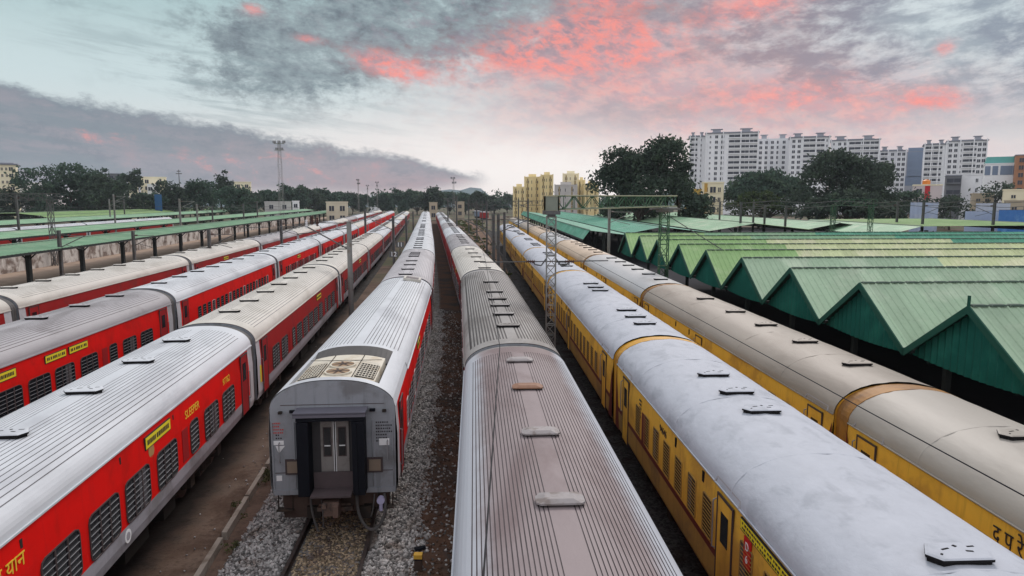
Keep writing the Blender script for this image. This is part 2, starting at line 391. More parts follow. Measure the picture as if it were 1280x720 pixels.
def ballast_material(k=1.0, nm='ballast', brown=(1, 1, 1)):
    m = bpy.data.materials.new(nm); m.use_nodes = True; nt = m.node_tree; Ex.nt = nt
    b = nt.nodes['Principled BSDF']; g = nt.nodes.new('ShaderNodeNewGeometry'); v = g.outputs['Position']
    vo = nt.nodes.new('ShaderNodeTexVoronoi'); vo.inputs['Scale'].default_value = 15; nt.links.new(v, vo.inputs['Vector'])
    sp = nt.nodes.new('ShaderNodeSeparateColor'); nt.links.new(vo.outputs['Color'], sp.inputs[0])
    r = Ex(sp.outputs[0])
    n = noise(v, 0.8, 6, 0.65)
    c = cmix(r, (0.075 * k * brown[0], 0.070 * k * brown[1], 0.068 * k * brown[2]), (0.26 * k * brown[0], 0.245 * k * brown[1], 0.235 * k * brown[2]))
    c = cmix(sstep(n, 0.48, 0.66) * 0.8, c, (0.085 * k, 0.055 * k, 0.042 * k))
    nt.links.new(c, b.inputs['Base Color']); b.inputs['Roughness'].default_value = 0.9; b.inputs['Specular IOR Level'].default_value = 0.06
    bn = nt.nodes.new('ShaderNodeBump'); bn.inputs['Strength'].default_value = 0.9; bn.inputs['Distance'].default_value = 0.04; bn.invert = True
    nt.links.new(vo.outputs['Distance'], bn.inputs['Height']); nt.links.new(bn.outputs[0], b.inputs['Normal'])
    return m
BALLAST = ballast_material()
BALLAST_BROWN = ballast_material(1.0, 'brown_ballast', (1.0, .68, .50))
BALLAST_SHADED = ballast_material(0.33, 'shaded_ballast')  # ballast colour darkened to stand for the shade under and between trains
def strip(path, offs, d0, d1, step, mi=0):
    """a sheet following a track; offs: list of (x offset, z)"""
    secs = []
    d = d0
    while d <= d1 + 1e-6:
        x = px_of(path, d); secs.append([(x + o, d, z) for o, z in offs]); d += step
    return secs
def bed(path, wl, wr, d0, d1, top=-0.15, m=None):
    b = MB(); b.loft(strip(path, [(-wl - 0.35, -0.365), (-wl, top), (wr, top), (wr + 0.35, -0.365)], d0, d1, 5.0), caps=False, closed=False)
    me = b.mesh('ballast_bed', [m or BALLAST]); o = struct('ballast_bed', me); return o
bed('D', 2.2, 2.1, 2, 300)
sd = MB(); sd.loft(strip('D', [(2.0, -.146), (2.3, -.16), (3.2, -.235), (4.4, -.195)], 2, 300, 5.0), caps=False, closed=False); struct('dirt_strip', sd.mesh('dirt_strip', [mat('red_brown_dirt', (0.110, 0.064, 0.044), .95, .35, 5, (0.062, .052, .048), .75, .45, bump=.6, bscale=14, spec=.06)]))
bed('E', 1.3, 2.6, 2, 64, -0.2, BALLAST_SHADED)
bed('E', 1.3, 1.9, 64, 300, -0.205, BALLAST_BROWN)
bed('F', 2.2, 2.5, 2, 200, -0.19, BALLAST_SHADED)
bed('C', 1.6, 1.2, 2, 300, -0.27, BALLAST_SHADED)
bed('Y', 1.6, 1.6, 50, 300, -0.2, BALLAST_BROWN)
bed('Z', 1.6, 1.6, 70, 300, -0.2, BALLAST_BROWN)

# rails
def make_track(path, d0, d1, label, step=4.0):
    t = thing('railway_track', label, 'railway track', (px_of(path, d0), d0, 0))
    for sgn in (-1, 1):
        x0 = sgn * 0.873
        prof = [(-0.068, -0.165), (0.068, -0.165), (0.068, -0.15), (0.012, -0.135), (0.012, -0.04), (0.042, -0.03), (0.042, 0.0), (-0.042, 0.0), (-0.042, -0.03), (-0.012, -0.04), (-0.012, -0.135), (-0.068, -0.15)]
        secs = []; d = d0
        while d <= d1 + 1e-6:
            x = px_of(path, d); secs.append([(x + x0 + a - t.location.x, d - d0, z) for a, z in prof]); d += step
        b = MB(); b.loft(secs)
        link('rail', b.mesh('rail', [RAILM]), t)
    return t
make_track('D', 4, 40, 'pair of dark rusty rails in ballast under the coach end facing the camera', 3)
make_track('Y', 50, 300, 'brown siding track in the bare yard just right of the ribbed grey train')
make_track('Z', 70, 300, 'yard track through weeds nearest the yellow train with white roofs')

# loose stones near the camera
def stones(name, n, region, zf, size, m, seed):
    rng = np.random.default_rng(seed)
    base = np.array([(1, 0, 0), (-1, 0, 0), (0, 1, 0), (0, -1, 0), (0, 0, 1), (0, 0, -1)], float)
    tris = np.array([(0, 2, 4), (2, 1, 4), (1, 3, 4), (3, 0, 4), (2, 0, 5), (1, 2, 5), (3, 1, 5), (0, 3, 5)])
    xs, ys = region(rng, n); k = len(xs)
    s = size * rng.uniform(0.55, 1.35, (k, 1, 1)) * rng.uniform(0.65, 1.2, (k, 1, 3))
    V = base[None] * s * rng.uniform(0.75, 1.2, (k, 6, 1))
    q = rng.normal(size=(k, 4)); q /= np.linalg.norm(q, axis=1)[:, None]
    w, x, y, z = q.T
    M = np.stack([1 - 2 * (y * y + z * z), 2 * (x * y - z * w), 2 * (x * z + y * w), 2 * (x * y + z * w), 1 - 2 * (x * x + z * z), 2 * (y * z - x * w),
                  2 * (x * z - y * w), 2 * (y * z + x * w), 1 - 2 * (x * x + y * y)], 1).reshape(k, 3, 3)
    V = np.einsum('kij,kvj->kvi', M, V)
    V += np.stack([xs, ys, zf(xs, ys) + rng.uniform(-0.3, 0.7, k) * size * 0.5], 1)[:, None, :]
    me = bpy.data.meshes.new(name)
    F = (tris[None] + (np.arange(k) * 6)[:, None, None]).reshape(-1, 3)
    me.vertices.add(k * 6); me.vertices.foreach_set('co', V.reshape(-1))
    me.loops.add(len(F) * 3); me.polygons.add(len(F))
    me.loops.foreach_set('vertex_index', F.reshape(-1).astype(np.int32))
    me.polygons.foreach_set('loop_start', np.arange(0, len(F) * 3, 3, dtype=np.int32))
    me.materials.append(m); me.update(calc_edges=True)
    return struct(name, me, 'stuff')
dpth = np.array([p[0] for p in PATHS['D']], float); dpx = np.array([p[1] for p in PATHS['D']], float)
epx = lambda y: np.interp(y, [p[0] for p in PATHS['E']], [p[1] for p in PATHS['E']])
STONE = mat('ballast_stone', (0.31, 0.296, 0.285), 0.9, 0.25, 9, (0.17, 0.14, 0.12), 0.5, 1.0, island=0.75, spec=0.2)
STONEB = mat('ochre_stone', (0.27, 0.21, 0.14), 0.9, 0.25, 9, (0.15, 0.105, 0.07), 0.5, 1.2, island=0.75, spec=0.2)
STONED = mat('dirty_stone', (0.105, 0.060, 0.040), 0.95, 0.3, 6, (0.06, 0.035, 0.025), 0.6, 1.0, island=0.5, spec=0.15)
def density_y(rng, n, a, b): return a + (b - a) * rng.random(n) ** 1.25
def reg_left(rng, n):
    y = density_y(rng, n, 9, 34); o = rng.uniform(-2.75, -1.0, n); return np.interp(y, dpth, dpx) + o, y
def reg_mid(rng, n):
    y = density_y(rng, n, 9, 20); o = rng.uniform(-0.77, 0.77, n); return np.interp(y, dpth, dpx) + o, y
def reg_right(rng, n):
    y = density_y(rng, n, 9, 55); o = 0.99 + rng.random(n) ** 1.2 * 1.28 + np.where(rng.random(n) < .16, rng.random(n) ** 2 * 1.9, 0) + .12 * np.sin(y * 2.3); return np.interp(y, dpth, dpx) + o, y
def reg_dirt(rng, n):
    y = density_y(rng, n, 9, 50); o = rng.uniform(2.0, 4.6, n); x = np.interp(y, dpth, dpx) + o; k = x < epx(y) - 0.3; return x[k], y[k]
def zl(x, y):
    o = x - np.interp(y, dpth, dpx); return np.where(o < -2.2, -0.16 - (-2.2 - o) * 0.6, -0.15)
def zr(x, y):
    o = x - np.interp(y, dpth, dpx); return np.where(o > 2.0, np.maximum(-0.146 - (o - 2.0) * 0.085, -0.235), -0.15)
stones('ballast_stones', 15000, reg_left, zl, 0.056, STONE, 1)
stones('ochre_ballast_stones', 8000, reg_mid, lambda x, y: np.full_like(x, -0.165), 0.046, STONEB, 2)
stones('grey_ballast_stones', 20000, reg_right, zr, 0.056, STONE, 3)
stones('dirty_ballast_stones', 9000, reg_dirt, lambda x, y: np.maximum(zr(x, y), np.where(x > epx(y) - 1.3, -0.2, -0.235)), 0.045, STONED, 4)

LITTER = mat('pale_litter', (0.42, 0.40, 0.38), 0.8, 0.4, 20, (0.16, 0.12, 0.16), 0.6, 30, island=0.6)
def reg_litter(rng, n):
    y = density_y(rng, n, 9, 50); o = rng.normal(2.75, .55, n); x = np.interp(y, dpth, dpx) + o; k = (x < epx(y) - .2) & (o > 1.2); return x[k], y[k]
def reg_litter2(rng, n):
    y = density_y(rng, n, 9, 45); x = -7.33 - 0.114 * (y - 15.0) - np.abs(rng.normal(0, .6, n)) - .1; return x, y
stones('litter', 170, reg_litter, lambda x, y: np.full_like(x, -.19), 0.055, LITTER, 11)
stones('walkway_litter', 110, reg_litter2, lambda x, y: np.full_like(x, -.245), 0.035, LITTER, 12)
# concrete walkway kerb beside the third train
CONC = mat('old_concrete', (0.30, 0.26, 0.22), 0.85, 0.25, 4, (0.17, 0.13, 0.10), 0.6, 1.0, bump=0.4, bscale=18)
def walkway_material():
    m = bpy.data.materials.new('walkway_dirt'); m.use_nodes = True; nt = m.node_tree; Ex.nt = nt
    b = nt.nodes['Principled BSDF']; g = nt.nodes.new('ShaderNodeNewGeometry'); v = g.outputs['Position']
    sp = nt.nodes.new('ShaderNodeSeparateXYZ'); nt.links.new(v, sp.inputs[0])
    n = noise(v, 0.9, 7, 0.68); n2 = noise(v, 7.0, 6, 0.7); n3 = noise(v, .28, 4, .6)
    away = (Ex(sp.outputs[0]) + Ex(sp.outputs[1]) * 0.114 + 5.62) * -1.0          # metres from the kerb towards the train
    c = cmix(sstep(n, 0.36, 0.64), (0.085, 0.054, 0.040), (0.155, 0.108, 0.082))
    c = cmix(sstep(n2, 0.50, 0.66) * 0.6, c, (0.055, 0.038, 0.030))
    c = cmix(sstep(n3 + n * .3, .62, .80) * .55, c, (0.20, 0.155, 0.125))
    under_shade = sstep(away + (n - .5) * 1.6 + (n3 - .5) * 1.6, 0.65, 1.75)                 # shade beside and under the train, painted into the dirt colour
    c = cmix(under_shade * 0.94, c, (0.006, 0.005, 0.005))
    nt.links.new(c, b.inputs['Base Color']); b.inputs['Roughness'].default_value = 0.9; b.inputs['Specular IOR Level'].default_value = 0.08
    bn = nt.nodes.new('ShaderNodeBump'); bn.inputs['Strength'].default_value = 0.6; bn.inputs['Distance'].default_value = 0.05
    nt.links.new(n2.k, bn.inputs['Height']); nt.links.new(bn.outputs[0], b.inputs['Normal'])
    return m
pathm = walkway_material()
kb = MB()
KX = lambda d: -7.33 - 0.114 * (d - 15.0)
for i in range(22):
    a = 3 + i * 2.4; b_ = a + random.uniform(2.15, 2.37); jx = random.uniform(-.018, .018)
    ya, yb = a, b_
    vs = []
    for d in (ya, yb):
        x = KX(d) + jx
        vs += [(x - .075, d, -0.36), (x + .075, d, -0.36), (x + .065, d, -0.15 + jx * .8), (x - .065, d, -0.15 + jx * .8)]
    kb.add(vs, [(3, 2, 1, 0), (4, 5, 6, 7), (0, 1, 5, 4), (1, 2, 6, 5), (2, 3, 7, 6), (3, 0, 4, 7)])
o = link('concrete_kerb', kb.mesh('concrete_kerb', [CONC])); o['kind'] = 'structure'
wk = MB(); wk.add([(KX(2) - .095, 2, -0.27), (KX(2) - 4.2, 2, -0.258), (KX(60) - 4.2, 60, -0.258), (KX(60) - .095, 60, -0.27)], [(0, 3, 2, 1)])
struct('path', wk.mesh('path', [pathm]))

# ------------------------------------------------------------------ coaches
LB, WB = 23.5, 1.62                             # LHB style body
def roof_z(x, hw=1.585, z0=3.3, rise=0.74, e=2.35):
    t = min(1.0, abs(x) / hw); return z0 + rise * (1 - t ** e) ** 0.5
def roof_profile(hw, z0, rise, e, ribs, pitch=0.082, gw=0.009):
    """list of (x, z, material of the strip to the next point)"""
    pts = []
    if ribs:
        xs = []
        x = 0.20; edges = []
        while x < 1.36:
            edges.append(x); x += pitch
        half = [(0.0, 0)]
        for q in edges: half += [(q - gw, 1), (q + gw, 0)]
        half += [(1.40, 0), (1.46, 0), (1.51, 0), (1.545, 0), (1.57, 0), (hw, 0)]
        xs = [(-a, None) for a, _ in half[::-1]][:-1] + [(a, m) for a, m in half]
        n = len(half)
        seq = [-a for a, _ in half[::-1]] + [a for a, _ in half[1:]]
        mats = []
        for i in range(len(seq) - 1):
            mid = (seq[i] + seq[i + 1]) / 2; w = seq[i + 1] - seq[i]
            mats.append(1 if (0.15 < abs(mid) < 1.39 and w < 2 * gw + .004) else 0)
        out = []
        for i, xx in enumerate(seq):
            out.append((xx, roof_z(xx, hw, z0, rise, e), mats[i] if i < len(mats) else 0))
        return out
    n = 30
    for i in range(n + 1):
        a = math.pi * i / n; xx = -hw * math.cos(a)
        pts.append((xx, roof_z(xx, hw, z0, rise, e), 0))
    return pts
def roof_mesh(L, hw, z0, rise, e, ribs, y0=None, endplain=0.75, pitch=0.105, gw=0.009):
    b = MB(); y0 = -L / 2 if y0 is None else y0; y1 = L / 2
    pr = roof_profile(hw, z0, rise, e, ribs, pitch, gw)
    if ribs:
        # raised corrugation: groove floor strips sit 14 mm lower than the crests
        def sec(y): return [(x, y, z) for x, z, m in pr]
        ya, yb = y0 + endplain, y1 - endplain
        o = len(b.v); n = len(pr)
        crest = []
        for i, (x, z, m) in enumerate(pr): crest.append((x, z))
        ring = []; rm = []
        for i, (x, z, m) in enumerate(pr):
            ring.append((x, z)); rm.append(m)
            if m == 1:
                x2, z2, _ = pr[i + 1]
                ring.append((x + 0.003, z - 0.016)); rm[-1] = 1; rm.append(1)
                ring.append((x2 - 0.003, z2 - 0.016)); rm.append(1)
        b.loft([[(x, y, z) for x, z in ring] for y in np.linspace(ya, yb, 6)], caps=False, closed=False, fmi=lambda i, k: rm[i])
        for a_, c_ in ((y0, ya), (yb, y1)):
            b.loft([sec(a_), sec(c_)], caps=False, closed=False)
    else:
        secs = []
        ys = np.linspace(y0, y1, 28)
        rr = random.Random(int(L * 10))
        for y in ys: secs.append([(x, y, z + rr.uniform(-.010, .010)) for x, z, m in pr])
        b.loft(secs, caps=False, closed=False)
        for y in (-7.4, -3.6, 0.4, 4.1, 7.9):
            b.loft([[(x * 1.001, yy, z + hh) for x, z, m in pr] for yy, hh in ((y - .03, .0), (y - .012, .009), (y + .012, .009), (y + .03, .0))], caps=False, closed=False)
    # gutter lip along both sides
    for sgn in (-1, 1):
        b.box((sgn * (hw + 0.018), (y0 + y1) / 2, z0 - 0.012), (0.034, y1 - y0 - 0.02, 0.034), 0)
    return b
def arch_plate(hw, z0, rise, e, zb, y, n=24, wb=None):
    """closed outline of a coach end from the floor up over the roof"""
    wb = wb or hw
    pts = [(-wb, y, zb), (wb, y, zb), (hw, y, z0)]
    for i in range(1, n): 
        a = math.pi * i / n; x = hw * math.cos(a); pts.append((x, y, roof_z(x, hw, z0, rise, e)))
    pts.append((-hw, y, z0))
    return pts
def body_mesh(L, prof, ybands, ends=True, hw=1.57, z0=3.3, rise=0.72, e=2.35):
    """prof: [(x,z,mat row)], ybands: [(y0,y1,{row:mat})]"""
    b = MB()
    for sgn in (-1, 1):
        for (ya, yb, rows) in ybands:
            for (x0, z0_, r0), (x1, z1_, _) in zip(prof, prof[1:]):
                q = [(sgn * x0, ya, z0_), (sgn * x0, yb, z0_), (sgn * x1, yb, z1_), (sgn * x1, ya, z1_)]
                b.add(q, [(0, 1, 2, 3) if sgn > 0 else (3, 2, 1, 0)], rows[r0])
    x, zb, _ = prof[0]
    b.add([(-x, -L / 2, zb), (x, -L / 2, zb), (x, L / 2, zb), (-x, L / 2, zb)], [(3, 2, 1, 0)], 4)
    for y, fl in ((-L / 2, False), (L / 2, True)):
        pts = arch_plate(hw, z0, rise, e, zb, y, wb=x)
        b.add(pts, [tuple(range(len(pts)))[::-1] if fl else tuple(range(len(pts)))], 3)
    return b
LPROF = [(1.56, 1.05, 1), (1.62, 1.30, 1), (1.62, 1.58, 0), (1.62, 2.60, 0), (1.575, 3.29, 0)]
def lhb_body(red, endm):
    L = LB
    yb = [(-L / 2, -L / 2 + 0.55, {0: 2, 1: 2}), (-L / 2 + 0.55, L / 2 - 0.55, {0: 0, 1: 1}), (L / 2 - 0.55, L / 2, {0: 2, 1: 2})]
    return body_mesh(L, LPROF, yb).mesh('lhb_body', [red, BANDG, endm, FACEG, IRON])
LI = 21.6
IPROF = [(1.53, 1.05, 1), (1.60, 1.20, 1), (1.60, 1.72, 2), (1.60, 1.86, 0), (1.60, 2.60, 0), (1.56, 3.2, 0)]
def icf_body():
    L = LI
    return body_mesh(L, IPROF, [(-L / 2, L / 2, {0: 0, 1: 1, 2: 2})], hw=1.555, z0=3.2, rise=0.75, e=2.2).mesh('icf_body', [YEL, YELLOW_LOW, MAROON, YRING, IRON])

def rrect(w, h, c=0.09, n=2):
    """rounded rectangle outline in (u, v)"""
    pts = []
    for cx, cy, a0 in ((w / 2 - c, h / 2 - c, 0), (-w / 2 + c, h / 2 - c, 90), (-w / 2 + c, -h / 2 + c, 180), (w / 2 - c, -h / 2 + c, 270)):
        for i in range(n + 1):
            a = R(a0 + 90 * i / n); pts.append((cx + c * math.cos(a), cy + c * math.sin(a)))
    return pts
def window_mesh(w, h, bars, mull, variant=0, corner=0.13, frame=FRAME, barm=BAR, vert=False, glass=None):
    """a barred coach window lying in the y-z plane, facing +x"""
    b = MB()
    o = rrect(w + 0.05, h + 0.05, corner + 0.02); i = rrect(w, h, corner)
    n = len(o)
    b.loft([[(0.0, u, v) for u, v in o], [(0.022, u, v) for u, v in o], [(0.022, u, v) for u, v in i], [(0.006, u, v) for u, v in i]], 1, caps=False)
    b.add([(0.006, u, v) for u, v in i], [tuple(range(n))], 0)
    if variant == 1: b.box((0.010, w * 0.18, 0), (0.008, w * 0.30, h * 0.94), 3)
    if variant == 2: b.box((0.010, -w * 0.24, 0.0), (0.008, w * 0.46, h * 0.9), 3)
    for k in range(bars):
        if vert: b.box((0.018, -w / 2 + w * (k + 1) / (bars + 1), 0), (0.014, 0.014, h * 0.98), 2)
        else: b.box((0.018, 0, -h / 2 + h * (k + 1) / (bars + 1)), (0.012, w * 0.97, 0.010), 2)
    for k in range(mull): b.box((0.016, -w / 2 + w * (k + 1) / (mull + 1), 0), (0.02, 0.035, h), 1)
    return b.mesh('window', [glass or GLASS, frame, barm, SHUT])
def vent_mesh(kind):
    b = MB()
    # dark base box carrying a curved pentagonal cover that overhangs it
    b.box((0, 0, 0.035), (0.50, 0.20, 0.09), 1)
    w = 0.37; d = 0.20
    prof = [(-w, -0.10), (-w * 0.82, -d), (w * 0.82, -d), (w, -0.10), (w, 0.10), (w * 0.8, d), (-w * 0.8, d), (-w, 0.10)]
    def zz(x): return 0.105 - 0.05 * (abs(x) / w) ** 2
    n = len(prof)
    b.loft([[(x, y, zz(x) - 0.028) for x, y in prof], [(x, y, zz(x)) for x, y in prof], [(x * 0.62, y * 0.6, zz(x * .6) + 0.018) for x, y in prof]], 0, caps=False)
    b.add([(x * 0.62, y * 0.6, zz(x * .6) + 0.018) for x, y in prof], [tuple(range(n))], 0)
    b.add([(x, y, zz(x) - 0.028) for x, y in prof], [tuple(range(n))[::-1]], 1)
    return b.mesh('roof_vent', [VENTM, VENTD])
def hatch_mesh():
    # flat dark-edged hatch of the smooth roofed coaches
    b = MB()
    w = 0.44
    prof = [(-w, -0.04), (-w * 0.72, -0.22), (w * 0.8, -0.22), (w, -0.02), (w * 0.7, 0.24), (-w * 0.62, 0.24)]
    n = len(prof)
    b.loft([[(x * .93, y * .93, -0.04) for x, y in prof], [(x * .93, y * .93, 0.05) for x, y in prof]], 1, caps=False)
    b.loft([[(x, y, 0.05) for x, y in prof], [(x, y, 0.085) for x, y in prof], [(x * .9, y * .88, 0.10) for x, y in prof]], 0, caps=False, fmi=lambda i, k: 1 if k == 0 else 0)
    b.add([(x * .9, y * .88, 0.10) for x, y in prof], [tuple(range(n))], 0)
    b.add([(x, y, 0.05) for x, y in prof], [tuple(range(n))[::-1]], 1)
    for (x, y, w_, d_, a_) in ((-.12, .05, .12, .03, .3), (.16, -.02, .09, .035, -.2), (.05, .12, .05, .05, .6), (.25, .1, .10, .03, .1), (-.25, -.08, .05, .03, .9)): b.box((x, y, .1005), (w_, d_, .004), 1, a_)
    return b.mesh('roof_vent', [R_SNOW, VENTD])
def bellows_mesh(hw, z0, rise, e, depth, mi_n, zb=1.1):
    b = MB()
    secs = []
    nseg = 5
    for k in range(nseg + 1):
        s = 1.0 - (0.012 if k % 2 else 0.0)
        y = depth * k / nseg
        pts = arch_plate(hw * s, z0, rise * s, e, zb, y, 20)
        secs.append(pts)
    b.loft(secs, 0, caps=True)
    return b
def door_mesh(w, h, m, win=True, handle=True):
    b = MB()
    b.box((0.004, 0, 0), (0.02, w, h), 0)
    b.box((0.010, -w / 2 - .02, 0), (0.03, 0.04, h + .06), 1); b.box((0.010, w / 2 + .02, 0), (0.03, 0.04, h + .06), 1); b.box((0.010, 0, h / 2 + .02), (0.03, w + .08, 0.04), 1)
    if win: b.box((0.016, 0, h * 0.22), (0.012, w * 0.5, h * 0.30), 2)
    return b.mesh('door', [m, FRAME, GLASS])
def rail_mesh(h):
    b = MB(); b.path([(0, 0, 0), (0.06, 0, 0.03), (0.06, 0, h - .03), (0, 0, h)], 0.014, 6)
    return b.mesh('handrail', [BAR])
UNDER = mat('underframe_black', (0.013, 0.011, 0.010), 0.8, 0.3, 4, spec=0.06)
def bogie(parent, y, far=False):
    b = MB()
    for sgn in (-1, 1):
        b.box((sgn * 1.05, 0, 0.62), (0.16, 2.9, 0.26)); b.box((sgn * 1.05, 0, 0.42), (0.20, 1.0, 0.30), top=0.7)
        for yy in (-1.28, 1.28):
            b.box((sgn * 1.08, yy, 0.47), (0.26, 0.34, 0.34)); b.tube((sgn * 1.06, yy + .3, 0.35), (sgn * 1.06, yy + .3, 0.85), 0.09, 8); b.tube((sgn * 1.06, yy - .3, 0.35), (sgn * 1.06, yy - .3, 0.85), 0.09, 8)
        for yy in (-.28, .28): b.tube((sgn * 1.12, yy, 0.4), (sgn * 1.12, yy, 1.0), 0.13, 8)
        b.tube((sgn * 1.2, -.9, .85), (sgn * 1.2, .9, .55), 0.04, 6)
    b.box((0, 0, 0.7), (2.0, 0.5, 0.22))
    me = cached('bogie', lambda: b.mesh('bogie', [IRON]))
    o = link('bogie', me, parent, (0, y, 0))
    def wm():
        w = MB()
        for sgn in (-1, 1):
            w.tube((sgn * 0.80, 0, 0.457), (sgn * 0.93, 0, 0.457), 0.457, 20); w.tube((sgn * 0.76, 0, 0.457), (sgn * 0.80, 0, 0.457), 0.485, 20)
        w.tube((-.8, 0, .457), (.8, 0, .457), 0.08, 8)
        return w.mesh('wheelset', [RUST])
    wme = cached('wheelset', wm)
    for yy in (-1.28, 1.28): link('wheelset', wme, o, (0, yy, 0))
    return o
def text_mesh(s, size, m, depth=0.004, align='CENTER'):
    cu = bpy.data.curves.new('lettering', 'FONT'); cu.body = s; cu.size = size; cu.extrude = depth; cu.align_x = align; cu.align_y = 'CENTER'
    ob = bpy.data.objects.new('lettering_tmp', cu); C.objects.link(ob)
    me = bpy.data.meshes.new_from_object(ob.evaluated_get(bpy.context.evaluated_depsgraph_get()))
    bpy.data.objects.remove(ob)
    me.materials.clear(); me.materials.append(m)
    return me
def side_text(parent, s, size, m, side, y, z, x=1.64, name='lettering', squeeze=1.0):
    me = text_mesh(s, size, m)
    o = link(name, me, parent, (side * x, y, z))
    # text plane (x right, y up) -> vertical plane facing +x (side=1) or -x
    o.rotation_euler = (math.pi / 2, 0, math.pi / 2 if side > 0 else -math.pi / 2)
    o.scale = (squeeze, 1, 1)
    return o
def plate(parent, name, side, y, z, w, h, m, x=1.62, th=0.03):
    b = MB(); b.box((0, 0, 0), (th, w, h), 0)
    return link(name, b.mesh(name, [m]), parent, (side * (x + th / 2), y, z))
def board_mesh(w, h, lines=1, textm=DTEXT):
    """yellow destination board with small illegible lettering, facing +x"""
    b = MB(); b.box((0.012, 0, 0), (0.03, w + .05, h + .05), 1); b.box((0.018, 0, 0), (0.032, w, h), 0)
    rr = random.Random(int(w * 100))
    for l in range(lines):
        y = -w / 2 + 0.07
        while y < w / 2 - 0.1:
            k = rr.uniform(0.04, 0.10); b.box((0.036, y + k / 2, (l - (lines - 1) / 2) * h / lines), (0.004, k * .8, h / lines * 0.45), 2); y += k + rr.choice((.015, .015, .05))
    return b.mesh('destination_board', [BOARD, DTEXT, textm])

def lhb_coach(tr, k, y0, look, red=RED, roof=R_WHITE, endm=ENDG, vents=None, ventm=None, sides=(1,), det=2, style='sleeper', ac=False, bog=False, front_gang=True, group=None, ring=DGREY):
    """a stainless steel coach with ribbed roof; y0 = where its near end lies along the track"""
    y1 = y0 + 24.0
    a = Vector((px_of(tr, y0), y0, 0)); c = Vector((px_of(tr, y1), y1, 0))
    d = (c - a); L = d.length; d.normalize()
    mid = (a + c) / 2
    rz = math.atan2(-d.x, d.y)
    t = thing('passenger_coach', look, 'railway coach', mid, rz, group)
    link('body', cached(('lb', red.name, endm.name), lambda: lhb_body(red, endm)), t)
    if ac:
        rme = cached('roof_ac', lambda: roof_mesh(LB, 1.585, 3.3, 0.74, 2.35, True, y0=-LB / 2 + 4.1, endplain=0.4, pitch=.118, gw=.012).mesh('roof', [roof, GROOVE]))
    else:
        fine = tr == 'E' and k == 0
        wide = tr == 'E' and k == 1
        rme = cached('roof_fine' if fine else ('roof_wide' if wide else 'roof_lhb'), lambda: roof_mesh(LB, 1.585, 3.3, 0.74, 2.35, True, pitch=0.066 if fine else 0.105, gw=.009 if not wide else .024).mesh('roof', [R_WHITE, GROOVE]))
        CACHE.setdefault('roof_any', rme)
    ro = link('roof', rme, t); setmat(ro, 0, roof); setmat(ro, 1, GROOVE_D if roof is R_DARK else (GROOVE if roof in (R_DUST, R_GREY) else GROOVE_L))
    vs = vents if vents is not None else [-9.6 + 3.15 * i for i in range(7)]
    for v in vs:
        if tr == 'E' and k == 0: o = link('roof_vent', cached('vent', lambda: vent_mesh(0)), t, (0, v, roof_z(0) - 0.008))
        else:
            o = link('roof_vent', cached('hatch', hatch_mesh), t, (0, v, roof_z(0) - 0.012)); setmat(o, 0, roof)
        if ventm is not None: setmat(o, 0, ventm if not isinstance(ventm, list) else ventm[vs.index(v) % len(ventm)])
    # bellows at the far end (and the near end of a first visible coach)
    bm_ = cached(('bell', ring.name), lambda: bellows_mesh(1.55, 3.27, 0.70, 2.35, 0.5, 0).mesh('gangway_bellows', [ring]))
    link('gangway_bellows', bm_, t, (0, LB / 2, 0))
    if det >= 1:
        for sd in sides:
            rot = 0 if sd > 0 else math.pi
            if style == 'sleeper':
                ys = [8.6, 6.85, 5.05, 3.35, 1.6, 0.0, -1.65, -3.35, -5.05, -6.85, -8.6]
                for i, y in enumerate(ys):
                    narrow = i in (2, 8)
                    key = ('sw', 3 if narrow else (i * 7 + k) % 3)
                    if narrow:
                        me = cached(key, lambda: window_mesh(0.62, 0.88, 6, 0, 0))
                        link('window', me, t, (sd * WB, y + 0.28 * sd, 2.1), rot)
                        plate(t, 'sliding_shutter', sd, y - 0.45 * sd, 2.1, 0.42, 0.86, DOORRED, th=0.012)
                    else:
                        me = cached(key, lambda: window_mesh(1.26, 0.90, 6, 2, [0, 1, 0][key[1]]))
                        link('window', me, t, (sd * WB, y, 2.06), rot)
            else:
                n = 20
                for i in range(n):
                    y = -8.3 + 16.6 * i / (n - 1)
                    key = ('nw', 1 if (i * 5 + k) % 4 == 0 else 0)
                    me = cached(key, lambda: window_mesh(0.50, 0.82, 5, 0, 1 if key[1] else 0, 0.05, WFRAME if key[1] else FRAME))
                    link('window', me, t, (sd * WB, y, 2.12), rot)
            for ye in (-1, 1):
                dm = cached('ldoor', lambda: door_mesh(0.78, 2.05, DOORRED))
                link('door', dm, t, (sd * WB, ye * 10.55, 2.15), rot)
                if det >= 2: link('handrail', cached('hr', lambda: rail_mesh(1.0)), t, (sd * WB, ye * 11.08, 1.5), rot)
            if det >= 2 or (k % 2 == 0):
                link('destination_board', cached('board', lambda: board_mesh(1.5, 0.26)), t, (sd * 1.595, 2.9 if tr == 'C' else -2.0, 2.98), rot)
    if bog:
        bogie(t, -7.45); bogie(t, 7.45)
        def ub():
            b = MB()
            for (y, w, h) in ((-3.2, 1.6, .5), (-.8, 2.0, .6), (2.0, 1.3, .45), (4.0, .8, .5)): b.box((0.55, y, 0.95 - h / 2), (1.6, w, h)); b.box((-.75, y + .3, 0.95 - h / 2), (1.0, w * .8, h))
            b.box((0, 0, 0.98), (2.6, 22.8, 0.13))
            return b.mesh('underframe', [UNDER])
        link('underframe', cached('ub', ub), t)
    else:
        link('underframe', cached('ub0', lambda: (lambda b: (b.box((0, 0, 0.78), (2.4, 21, 0.5)), b.box((0, -7.4, 0.35), (2.1, 3.4, 0.7)), b.box((0, 7.4, 0.35), (2.1, 3.4, 0.7)), b.mesh('underframe', [UNDER]))[-1])(MB())), t)
    return t

